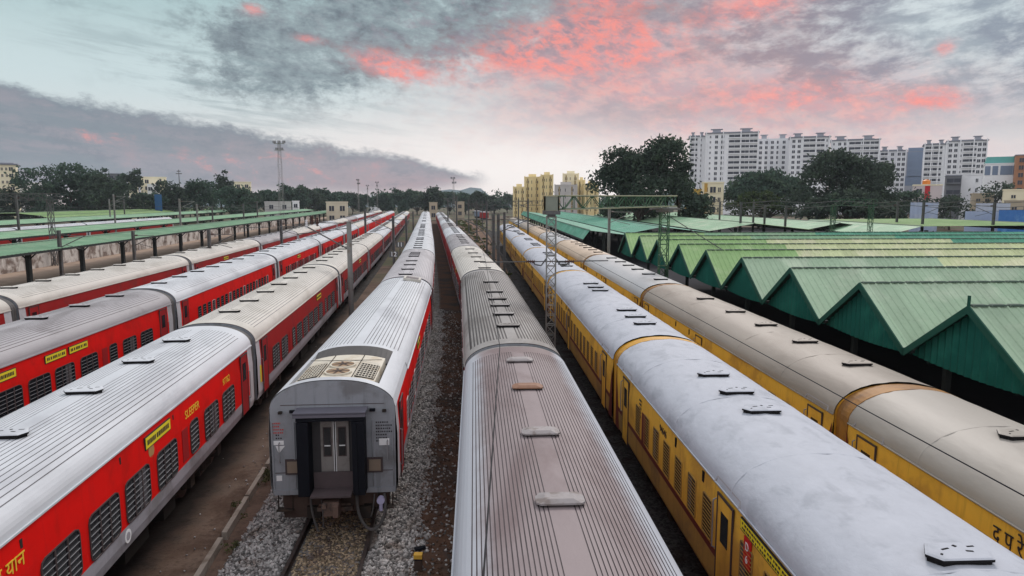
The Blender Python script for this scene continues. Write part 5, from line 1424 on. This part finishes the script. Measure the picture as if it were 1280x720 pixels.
def lobes_for(w, h, base, seed, n=9, dome=False):
    rr = random.Random(seed); L = []
    if dome:
        for i in range(n):
            a = i * 2.39996; q = math.sqrt((i + .5) / n) * .86; L.append((w / 2 * q * math.cos(a), w / 2 * q * math.sin(a), base + (h - base) * (.04 + .80 * math.sqrt(1 - q * q)), w * .10, w * .10, (h - base) * rr.uniform(.13, .18)))
        return L
    for i in range(n):
        a = rr.uniform(0, 6.283); zq = rr.uniform(.12, .88); q = rr.uniform(.25, .72) * (1 - .55 * max(0, zq - .45))
        s = rr.uniform(.16, .27)
        L.append((w / 2 * q * 1.25 * math.cos(a), w / 2 * q * 1.25 * math.sin(a), base + (h - base) * zq, w * s, w * s, (h - base) * s * .85))
    L.append((0, 0, base + (h - base) * .6, w * .24, w * .24, (h - base) * .30))
    return L
def tree(label, px, d, ytop, wpx, m, n=2600, leaf=.5, seed=1, base=.25, dome=False, nl=9, group=None, key=None):
    z0 = -.3; h = Zat(ytop, d) - z0; w = wpx * d / FPX
    t = thing('tree', label, 'tree', (Xat(px, d, 10), d, z0), random.Random(seed).uniform(0, 6.28) if key else 0, group)
    k = key or seed
    W0, H0 = (w, h)
    if key and ('lob', key) in CACHE: W0, H0 = CACHE[('wh', key)]
    else: CACHE[('wh', key or ('s', seed))] = (w, h)
    lob = cached(('lob', key or ('s', seed)), lambda: lobes_for(W0, H0, H0 * base, seed, nl, dome))
    sc = (w / W0, w / W0, h / H0)
    link('trunk', cached(('trk', key or ('s', seed)), lambda: trunk_mesh(H0 * (base + .12), .022 * H0 + .12, lob, seed)), t, sc=sc)
    c = link('crown', cached(('crn', key or ('s', seed)), lambda: crown_mesh('crown', lob, n, leaf, seed, m)), t, sc=sc); setmat(c, 0, m)
    return t
tree('big dark broadleaf tree behind the green gantry boom, tallest tree on the right', 800, 135, 182, 100, L_DARK, 16000, .34, 11, .16, nl=15)
tree('smaller leafy tree leaning out right of the big dark tree', 850, 140, 197, 34, L_DARK, 3200, .36, 12, .3, nl=6)
tree('dark bush under the right side of the big dark tree', 868, 128, 240, 44, L_DARK, 2600, .34, 13, .05, nl=7)
tree('dark bush under the left side of the big dark tree', 772, 150, 243, 52, L_DARK, 2600, .36, 14, .05, nl=7)
tree('wide dome shaped blue green tree in front of the white towers', 958, 215, 215, 116, L_BLUE, 9000, .55, 15, .06, dome=True, nl=34)
tree('light green bush at the foot of the dome shaped tree', 950, 190, 240, 84, L_MID, 3000, .45, 16, .02, dome=True, nl=14)
tree('dark spreading tree in front of the right white towers', 1060, 165, 197, 112, L_DARK, 11000, .42, 17, .12, nl=13)
tree('feathery dark tree at the right shoulder of the dark spreading tree', 1103, 175, 200, 42, L_DARK, 2200, .40, 18, .35, nl=6)
tree('dark undergrowth tree below the dark spreading tree', 1060, 150, 238, 120, L_DARK, 5000, .42, 19, .0, dome=True, nl=20)
tree('low dark tree left of the small red and white house', 1128, 200, 232, 46, L_BLUE, 2200, .45, 20, .05, nl=8)
tree('low bush right of the small red and white house', 1190, 210, 244, 60, L_DARK, 1800, .45, 21, .02, nl=9)
tree('dark low tree below the blue glass building', 1250, 230, 231, 66, L_DARK, 2400, .5, 22, .02, nl=9)
# left belt
tree('broad rounded tree, biggest in the left belt', 88, 250, 211, 96, L_MID, 8000, .6, 31, .06, nl=14)
setmat([o for o in C.objects if o.name.startswith('crown')][-1], 0, L_BLUE)
tree('dark rounded tree just right of the biggest left belt tree', 126, 240, 222, 54, L_DARK, 4200, .55, 32, .05, nl=9)
tree('slim tall conifer like tree left of the yellow house', 131, 330, 212, 14, L_BLUE, 1200, .6, 33, .2, nl=8)
tree('slim dark tree left of the tall yellow and white house', 154, 320, 214, 18, L_BLUE, 1400, .6, 34, .2, nl=8)
tree('slim dark tree in front of the tall yellow and white house', 171, 300, 214, 20, L_DARK, 1600, .55, 35, .2, nl=8)
tree('dark tree behind the slim conifer on the left', 118, 345, 216, 42, L_BLUE, 2200, .7, 36, .1, nl=8)
tree('lone dark pointed tree above the left belt, left of the floodlight tower', 276, 300, 215, 27, L_DARK, 2200, .5, 37, .3, nl=9)
tree('dark tree beside the blue tarpaulin', 215, 270, 227, 52, L_DARK, 3800, .55, 38, .05, nl=10)
tree('dark broad tree left of the lone pointed tree', 250, 280, 226, 50, L_BLUE, 3600, .55, 39, .05, nl=10)
tree('bushy mid green tree under the lone pointed tree', 288, 265, 232, 60, L_MID, 3600, .55, 40, .03, nl=10)
setmat([o for o in C.objects if o.name.startswith('crown')][-1], 0, L_BLUE)
tree('low dark tree at the left edge below the cream tower', 10, 240, 237, 60, L_DARK, 2600, .55, 41, .02, nl=9)
tree('low tree between the cream tower and the biggest left belt tree', 42, 265, 232, 46, L_BLUE, 2600, .55, 42, .03, nl=8)
tree('bushy tree under the slim trees on the left', 160, 255, 243, 50, L_DARK, 2400, .5, 43, .02, nl=8)
tree('low tree under the yellow house on the left', 188, 262, 243, 44, L_BLUE, 2200, .5, 44, .02, nl=8)
belt = [(312, 300, 236, 36), (334, 340, 238, 40), (362, 350, 232, 42), (385, 380, 236, 40), (404, 400, 235, 36), (424, 420, 240, 34), (440, 430, 241, 26),
        (476, 420, 241, 30), (500, 400, 237, 36), (521, 430, 239, 36), (543, 400, 233, 36), (562, 430, 240, 30), (582, 440, 241, 34), (598, 410, 239, 26), (618, 460, 244, 34), (634, 480, 243, 26), (455, 450, 243, 24), (488, 460, 242, 30)]
belt.sort()
for i, (px, d, yt, w) in enumerate(belt):
    tree(f'blue green tree of the distant centre belt, {ORD[i]} counted from the floodlight tower', px, d, yt, w, L_BLUE if i % 3 else L_DARK, 2600, .7, 60 + i, .02, nl=22 if i % 2 else 8, dome=bool(i % 2), group='trees of the distant centre belt', key='belt' + str(i % 4))
# far wood that reads as one mass
rng = np.random.default_rng(5); lobes = []
for px in range(-420, 1760, 9):
    d = 500 + 60 * math.sin(px * .05); lobes.append((Xat(px, d, 6), d, 5.5 + rng.uniform(-1, 2.5), 6, 6, 7))
o = link('distant_wood', crown_mesh('distant_wood', lobes, 24000, 1.0, 9, L_BLUE)); o['kind'] = 'stuff'
# weeds between the yard tracks
WEED = leafmat('weeds', (0.060, 0.075, 0.022), (0.085, 0.085, 0.035))
lobes = []
rr = random.Random(4)
for i in range(230):
    d = rr.uniform(75, 300); xa, xb = px_of('E', d) + 2.5, px_of('F', d) - 2.4
    if xb - xa < 2: continue
    x = rr.uniform(xa, xb)
    if min(abs(x - px_of('Y', d)), abs(x - px_of('Z', d))) < 1.1 and rr.random() < .8: continue
    s = rr.uniform(.4, 1.3); lobes.append((x, d, -.25, s, s * 1.6, rr.uniform(.12, .40)))
o = link('weeds', crown_mesh('weeds', lobes, 12000, .16, 8, WEED)); o['kind'] = 'stuff'
lobes = [(KX(d) + rr.uniform(.1, .5), d, -.28, .22, .35, .12) for d in [rr.uniform(11, 24) for i in range(16)]] + [(KX(d) - .15, d, -.2, .15, .3, .12) for d in (12.6, 13.4, 19.2)]
o = link('kerb_weeds', crown_mesh('kerb_weeds', lobes, 2200, .035, 18, mat('dry_weeds', (.075, .075, .03), .8, .3, 3, island=.4))); o['kind'] = 'stuff'

# hills
hm = mat('hill_blue', (0.10, 0.14, 0.155), 0.95, 0.15, .01)
b = MB(); secs = []
for i in range(60):
    x = -420 + i * 14; hgt = 0.62 * (14 + 10 * math.sin(i * .31) + 7 * math.sin(i * .77 + 1) + 5 * math.sin(i * 1.7))
    secs.append([(x, 860, -1), (x, 900, max(4, hgt) * .55), (x, 950, max(5, hgt) * 1.35), (x, 1030, max(4, hgt) * .9), (x, 1120, -1)])
b.loft(secs, caps=False, closed=False)
struct('hills', b.mesh('hills', [hm], True))

# ------------------------------------------------------------------ buildings
B_WHITE = mat('block_white', (0.80, 0.80, 0.82), 0.7, 0.05, .1, (0.72, 0.72, 0.75), .5, .08, streak=.08)
B_GREY = mat('block_grey', (0.34, 0.35, 0.39), 0.7, 0.08, .1)  # even grey of the office block walls and roof tanks
B_WIN = mat('far_window', (0.035, 0.04, 0.055), 0.25, 0.2, .5)
B_CREAM = mat('block_cream', (0.80, 0.66, 0.36), 0.75, 0.08, .2, (0.70, 0.57, 0.30), .5, .15, streak=.15)
B_CREAM2 = mat('block_pale_cream', (0.80, 0.72, 0.52), 0.75, 0.08, .2)
B_ROOF = mat('far_roof_slate', (0.22, 0.23, 0.27), 0.7, 0.1, .3)
B_BLUE = mat('curtain_wall_blue', (0.16, 0.21, 0.30), 0.3, 0.1, .2)
B_TEAL = mat('teal_roof', (0.10, 0.33, 0.30), 0.6, 0.1, .3)
B_BRN = mat('brick_orange', (0.36, 0.17, 0.09), 0.8, 0.1, .3)
B_TAN = mat('house_tan', (0.42, 0.35, 0.26), 0.8, 0.12, .3)
B_DK = mat('house_dark_grey', (0.13, 0.135, 0.15), 0.8, 0.12, .3)
def winmesh(w, h, frame=B_WHITE, depth=.25, slab=False):
    def mk():
        b = MB(); b.box((0, -.03, 0), (w, .06, h), 0)
        b.box((0, -.08, -h / 2 - .08), (w + .3, .28, .14), 1)
        b.box((0, -.06, 0), (.10, .06, h), 1)
        if slab: b.box((0, -.45, -h / 2 + .1), (w + .3, .9, .16), 1); b.box((0, -.86, -h / 2 + .3), (w + .3, .06, .5), 1)
        return b.mesh('balcony' if slab else 'window', [B_WIN, frame])
    return cached(('bw', w, h, frame.name, slab), mk)
def building(name, label, px0, px1, d, ytop, wall, cols, pitch=3.05, depth=14, win=(1.6, 1.7), frame=None, cornice=None, ybot=None, rz=0.0, z0=0.0, roofm=B_ROOF, zwin0=None, group=None):
    """cols: list of (fraction across, kind) kinds: w window, b balcony band, n narrow, s dark slot"""
    zt = Zat(ytop, d); x0, x1 = Xat(px0, d, 20), Xat(px1, d, 20); w = x1 - x0
    az = math.atan2((x0 + x1) / 2, d); w *= math.cos(az); rz -= az * .9
    t = thing(name, label, 'building', ((x0 + x1) / 2, d, z0), rz, group)
    b = MB(); b.box((0, depth / 2, (zt - z0) / 2), (w, depth, zt - z0)); link('wall', b.mesh('wall', [wall]), t)
    if cornice:
        b = MB(); b.box((0, depth / 2, zt - z0 + .35), (w + 1.6, depth + 1.6, .5)); b.box((0, depth / 2, zt - z0 + .85), (w * .8, depth * .7, .5)); link('roof', b.mesh('roof', [cornice]), t)
    else:
        b = MB(); b.box((0, depth / 2, zt - z0 + .2), (w + .3, depth + .3, .4)); link('roof', b.mesh('roof', [roofm]), t)
    if name == 'apartment_tower' and wall is B_WHITE:
        for q in (-.5, -.17, .17, .5):
            b = MB(); b.box((q * w, -.45, (zt - z0) / 2 + .6), (.55, 1.3, zt - z0 + 1.2)); link('pier', b.mesh('pier', [wall]), t)
        for q in (-.3, .28):
            b = MB(); b.box((q * w, depth * .4, zt - z0 + 1.6), (w * .16, 4, 2.6)); b.box((q * w, depth * .4, zt - z0 + 3.0), (w * .24, 5.5, .25)); link('roof_tank', b.mesh('roof_tank', [B_GREY]), t)
    nfl = int((zt - z0 - .6) / pitch); total = 0
    zb = zwin0 if zwin0 is not None else 0
    for f in range(nfl - 1, -1, -1):
        z = zt - z0 - 1.9 - (nfl - 1 - f) * pitch
        if z + z0 < zb: break
        for fr, kd in cols:
            if total >= 98: break
            xx = (fr - .5) * w
            if kd == 'w': me = winmesh(win[0], win[1], frame or wall)
            elif kd == 'n': me = winmesh(.75, 1.3, frame or wall)
            else: me = winmesh({'b': 4.2, 'B': 6.2}[kd], 2.0, frame or wall, slab=True)
            link('balcony' if kd in 'bB' else 'window', me, t, (xx, -.005, z)); total += 1
    return t
WT = 'white apartment towers behind the right trees'
building('apartment_tower', 'narrow white apartment wing at the left end of the tower row', 861, 880, 425, 171, B_WHITE, [(.25, 'b'), (.72, 'n')], cornice=B_ROOF, zwin0=14, depth=18, group=WT)
building('apartment_tower', 'tallest broad white apartment tower, left in the row', 881, 945, 415, 166.5, B_WHITE, [(.08, 'n'), (.2, 'w'), (.32, 'w'), (.55, 'B'), (.76, 'b'), (.92, 'b')], cornice=B_ROOF, zwin0=16, depth=18, group=WT)
building('apartment_tower', 'recessed white apartment block between the two left towers', 945, 985, 432, 174, B_WHITE, [(.1, 'w'), (.28, 'w'), (.46, 'w'), (.64, 'w'), (.82, 'w')], zwin0=20, depth=14, roofm=B_WHITE, group=WT)
building('apartment_tower', 'white apartment tower with slate cap, second tall one from the left', 985, 1034, 415, 172, B_WHITE, [(.1, 'w'), (.24, 'w'), (.5, 'B'), (.78, 'b'), (.94, 'n')], cornice=B_ROOF, zwin0=20, depth=18, group=WT)
building('apartment_tower', 'white apartment tower rising behind the dark spreading tree', 1036, 1096, 420, 175.5, B_WHITE, [(.06, 'n'), (.18, 'w'), (.3, 'w'), (.5, 'B'), (.72, 'b'), (.9, 'b')], cornice=B_ROOF, zwin0=24, depth=18, group=WT)
building('apartment_tower', 'lower white apartment block right of the dark spreading tree', 1097, 1130, 430, 189, B_WHITE, [(.2, 'b'), (.5, 'w'), (.75, 'w'), (.92, 'w')], cornice=B_ROOF, zwin0=14, depth=14, group=WT)
building('apartment_tower', 'white apartment tower with balconies, left half of the right pair', 1153, 1180, 405, 181, B_WHITE, [(.2, 'b'), (.62, 'b')], cornice=B_ROOF, zwin0=8, depth=16, group=WT)
building('apartment_tower', 'white apartment tower, right half of the right pair', 1181, 1230, 400, 176.5, B_WHITE, [(.08, 'w'), (.22, 'w'), (.36, 'n'), (.58, 'B'), (.82, 'w'), (.94, 'w')], cornice=B_ROOF, zwin0=10, depth=16, group=WT)
gb = building('office_block', 'blue grey glass office block between the white towers', 1127, 1152, 440, 190, B_GREY, [], depth=14)
b = MB(); b.box((1.2, -.06, Zat(203, 440)), (8.5, .12, 18)); b.box((.8, -.06, Zat(226, 440)), (10, .12, 6)); link('curtain_wall', b.mesh('curtain_wall', [B_BLUE]), gb)
bb = building('office_block', 'low white office with blue glass and teal roof at the right', 1231, 1270, 300, 205, B_WHITE, [], depth=16, roofm=B_WHITE)
b = MB(); b.box((0, 8, Zat(199, 300) - .4), (11, 12, 3.2), top=.9); link('roof', b.mesh('roof', [B_TEAL]), bb)
for q in (-4.6, -1.9, 2.0, 5.2):
    b = MB(); b.box((0, -.06, 0), (2.0 if q != 2.0 else 4.2, .12, 3.8)); link('window', b.mesh('window', [B_BLUE]), bb, (q, 0, Zat(213, 300)))
building('brick_building', 'orange brown building cut by the right edge', 1268, 1300, 290, 194, B_BRN, [(.25, 'w'), (.6, 'w')], depth=14)
building('house', 'plain white three storey house before the right pair of towers', 1203, 1229, 260, 219, B_WHITE, [(.75, 'n')], pitch=3.6, depth=10, win=(1, 1.2), roofm=B_WHITE)
hg = building('house', 'dark grey house half attached to the plain white house', 1184, 1203, 258, 220, B_DK, [(.5, 'b')], pitch=4.2, depth=10)
hr = building('house', 'small white and pink house with a red door strip and orange tank', 1144, 1180, 235, 232, mat('house_pink_white', (.58, .50, .50), .7, .1, .4), [(.2, 'w')], pitch=3.2, depth=9, roofm=B_CREAM2)
b = MB(); b.box((0, -.08, 0), (1.5, .1, 4.6)); link('red_strip', b.mesh('red_strip', [mat('house_red', (.45, .02, .03), .6)]), hr, (-.1, 0, Zat(241, 235)))
b = MB(); b.tube((0, 0, 0), (0, 0, 1.3), 1.2, 16); b.tube((0, 0, 1.3), (0, 0, 1.7), 1.2, 16, 0, .4); link('water_tank', b.mesh('water_tank', [mat('tank_orange', (.62, .20, .03), .5)]), hr, (-.4, 3, Zat(232, 235) + .4))
for px0, px1, d, yt, m, lab in ((1218, 1246, 230, 243, B_TAN, 'low tan house roofs below the blue glass office'), (1258, 1300, 215, 238, B_CREAM2, 'low cream house with pink trim at the right edge'),
                                (1262, 1300, 190, 252, B_TAN, 'lowest tan house at the right edge above the blue sheeting'), (1150, 1178, 165, 256, mat('shed_white', (.5, .52, .56), .6, .15, .5), 'white sheet shed behind the right masts')):
    building('house', lab, px0, px1, d, yt, m, [(.3, 'w'), (.7, 'w')], pitch=3.0, depth=8, win=(1.1, 1.0), roofm=m)
# blue sheeting
TARP = mat('bright_blue_sheet', (0.045, 0.16, 0.42), 0.55, 0.15, .6, (0.10, 0.24, 0.48), .5, .5)
TARP2 = mat('pale_blue_sheet', (0.34, 0.40, 0.52), 0.6, 0.15, .6, (0.42, .46, .54), .5, .5)
def hoarding(label, px0, px1, d, y0, y1, m):
    x0, x1 = Xat(px0, d, 5), Xat(px1, d, 5); zt, zb = Zat(y0, d), max(-.3, Zat(y1, d) - 2.5)
    t = thing('sheet_hoarding', label, 'hoarding', ((x0 + x1) / 2, d, 0)); n = int((x1 - x0) / .5); b = MB()
    b.loft([[(x0 - (x0 + x1) / 2 + (x1 - x0) * i / n, .06 * (i % 2), z) for i in range(n + 1)] for z in (zb, zt)], caps=False, closed=False); link('sheet', b.mesh('sheet', [m]), t)
    b = MB(); b.box((0, .1, zt), (x1 - x0, .1, .12)); link('rail', b.mesh('rail', [STEELD]), t)
hoarding('bright blue sheet hoarding at the right edge', 1248, 1300, 135, 262.5, 279, TARP)
hoarding('pale blue sheet hoarding left of the bright blue one', 1206, 1250, 140, 264, 278, TARP2)
hoarding('whitish sheet hoarding left of the pale blue one', 1219, 1262, 170, 254, 266, mat('white_sheet', (.42, .46, .55), .6, .15, .6))
hoarding('blue and white sheeting behind the right masts', 1137, 1172, 150, 253, 277, TARP2)
hoarding('blue tarpaulin in the left tree belt', 194, 203, 255, 243, 259, mat('dim_blue_sheet', (.03, .10, .24), .6, .2, .6))
# cream apartments in the middle
CT = 'cream apartment blocks left of the big dark tree'
cc = [(.2, 'w'), (.5, 'n'), (.8, 'w')]
for i, (px0, px1, d, yt, m, lab) in enumerate(((642, 656, 300, 234.5, B_CREAM, 'lowest cream apartment block, left end of the cream group'), (656, 675, 304, 222, B_CREAM, 'tall cream apartment block, second in the cream group'), (676.5, 691, 300, 219.5, B_CREAM, 'tall cream apartment block, third in the cream group'),
                                     (694, 721, 298, 232, mat('block_greige', (.50, .47, .45), .7, .08, .2), 'greyish lower front block in the middle of the cream group'), (704, 723, 312, 218, B_CREAM2, 'cream apartment tower behind the white front block'), (723, 731, 304, 226, B_CREAM, 'slim cream block right of the white front block'), (731, 748, 300, 231, B_CREAM, 'last cream block before the big dark tree'))):
    t = building('apartment_block', lab, px0, px1, d, yt, m, cc if px1 - px0 > 10 else [(.5, 'n')], pitch=2.9, depth=10, win=(1.0, 1.2), roofm=m, zwin0=3, group=CT)
    w_ = (px1 - px0) * d / FPX; h_ = Zat(yt, d)
    for q in ((-.30, .28) if w_ > 3.5 else (-.3,)):
        b = MB(); b.box((q * w_, -.03, h_ / 2), (.55, .10, h_ - .8)); link('stair_recess', b.mesh('stair_recess', [mat('recess_ochre', (.30, .22, .10), .8, .15, .5)]), t)
    for q in (-.5, .02, .5):
        b = MB(); b.box((q * w_, -.15, h_ / 2 + .3), (.5, .45, h_ + .6)); link('pier', b.mesh('pier', [m]), t)
    b = MB(); b.box((0, 4, h_ + .9), (w_ * .5, 3, 1.4)); link('roof_tank', b.mesh('roof_tank', [m]), t)
for px0, px1, d, yt, m, lab in ((862, 878, 190, 238, mat('house_ochre', (.50, .30, .07), .7, .1, .4), 'ochre house peeping out right of the big dark tree'), (879, 906, 205, 229, B_CREAM2, 'cream and ochre house left of the dome shaped tree')):
    t = building('house', lab, px0, px1, d, yt, m, [(.2, 'n'), (.5, 'w'), (.8, 'n')], pitch=2.9, depth=9, roofm=m)
    b = MB(); b.box((0, -.05, Zat(yt, d) / 2), (.9, .1, Zat(yt, d))); link('painted_strip', b.mesh('painted_strip', [mat('house_ochre', (.50, .30, .07))]), t, (-2.0, 0, 0))
# left side buildings
building('apartment_tower', 'cream tower block with dark flat roof at the left edge', -12, 21, 330, 206, B_CREAM2, [(.45, 'n'), (.62, 'n'), (.8, 'w')], cornice=B_ROOF, depth=14, group='buildings behind the left trees')
for px0, px1, d, yt, m, lab in ((24, 50, 350, 229, B_WHITE, 'low white house right of the left cream tower'), (104, 118, 380, 219, B_WHITE, 'white house top behind the biggest left belt tree'), (135, 152, 380, 217.5, B_DK, 'dark brown roofed house behind the slim left trees'),
                                (160, 170, 310, 221, B_CREAM2, 'tall yellow and white house among the slim left trees'), (175, 207, 340, 222, B_CREAM2, 'wide pale yellow house right of the slim left trees'), (183, 198, 330, 231, B_WHITE, 'white house front below the wide pale yellow house'),
                                (292, 313, 360, 228, B_CREAM2, 'pale house right of the lone pointed tree'), (329, 362, 300, 253, mat('house_dull_white', (.52, .50, .48), .75, .15, .3), 'low white house under the floodlight tower'), (364, 372, 320, 252, B_WHITE, 'tiny white house right of the floodlight tower'),
                                (406, 433, 235, 253.5, mat('house_dull_cream', (.55, .49, .38), .75, .15, .3), 'pale cream signal house left of centre'), (536, 546, 300, 254, B_TAN, 'tan building at the far end of the facing train'), (569, 580, 330, 253, B_TAN, 'tan house far down the yard'), (393, 402, 500, 238, B_TAN, 'tan house far left of centre'), (462, 476, 520, 243, B_WHITE, 'white house in the distant centre trees')):
    building('house', lab, px0, px1, d, yt, m, [(.25, 'w'), (.75, 'w')] if px1 - px0 > 12 else [(.5, 'w')], pitch=3.2, depth=10, roofm=B_ROOF if 'roof' in lab else m, zwin0=2)
an = thing('antenna_mast', 'thin antenna mast above the left belt, left of the lone pointed tree', 'antenna', (Xat(226, 350), 350, 0))
b = MB(); b.tube((0, 0, 0), (0, 0, Zat(212, 350)), .35, 6, 0, .15); b.tube((-1.5, 0, Zat(217, 350)), (1.5, 0, Zat(217, 350)), .2, 6); b.tube((-.9, 0, Zat(214, 350)), (.9, 0, Zat(214, 350)), .2, 6); link('shaft', b.mesh('shaft', [STEELD]), an)
# distant red and brown wagons in the yard, left of the yellow trains
for i, (px, d, m, lab) in enumerate(((605, 300, DRED, 'red wagon far down the weedy yard'), (597, 330, B_BLUE, 'blue green wagon far down the weedy yard'))):
    t = thing('parked_wagon', lab, 'railway wagon', (Xat(px, d, 1), d, 0), R(8)); b = MB(); b.box((0, 0, 2.2), (2.9, 9, 2.4)); link('body', b.mesh('body', [m]), t); b = MB(); b.box((0, 0, 3.5), (3.0, 9.1, .25), top=.9); link('roof', b.mesh('roof', [R_GREY]), t); b = MB(); b.box((0, 0, .55), (2.2, 7.5, .9)); link('underframe', b.mesh('underframe', [IRON]), t)

# ------------------------------------------------------------------ thin evening haze
hz = bpy.data.materials.new('haze'); hz.use_nodes = True; nt = hz.node_tree; nt.nodes.clear()
pv = nt.nodes.new('ShaderNodeVolumePrincipled'); pv.inputs['Color'].default_value = (.80, .86, .95, 1); pv.inputs['Density'].default_value = 0.00013; pv.inputs['Anisotropy'].default_value = 0.2
om_ = nt.nodes.new('ShaderNodeOutputMaterial'); nt.links.new(pv.outputs[0], om_.inputs['Volume'])
b = MB(); b.box((0, 560, 36), (2060, 1420, 75)); o = link('haze', b.mesh('haze', [hz])); o['kind'] = 'stuff'
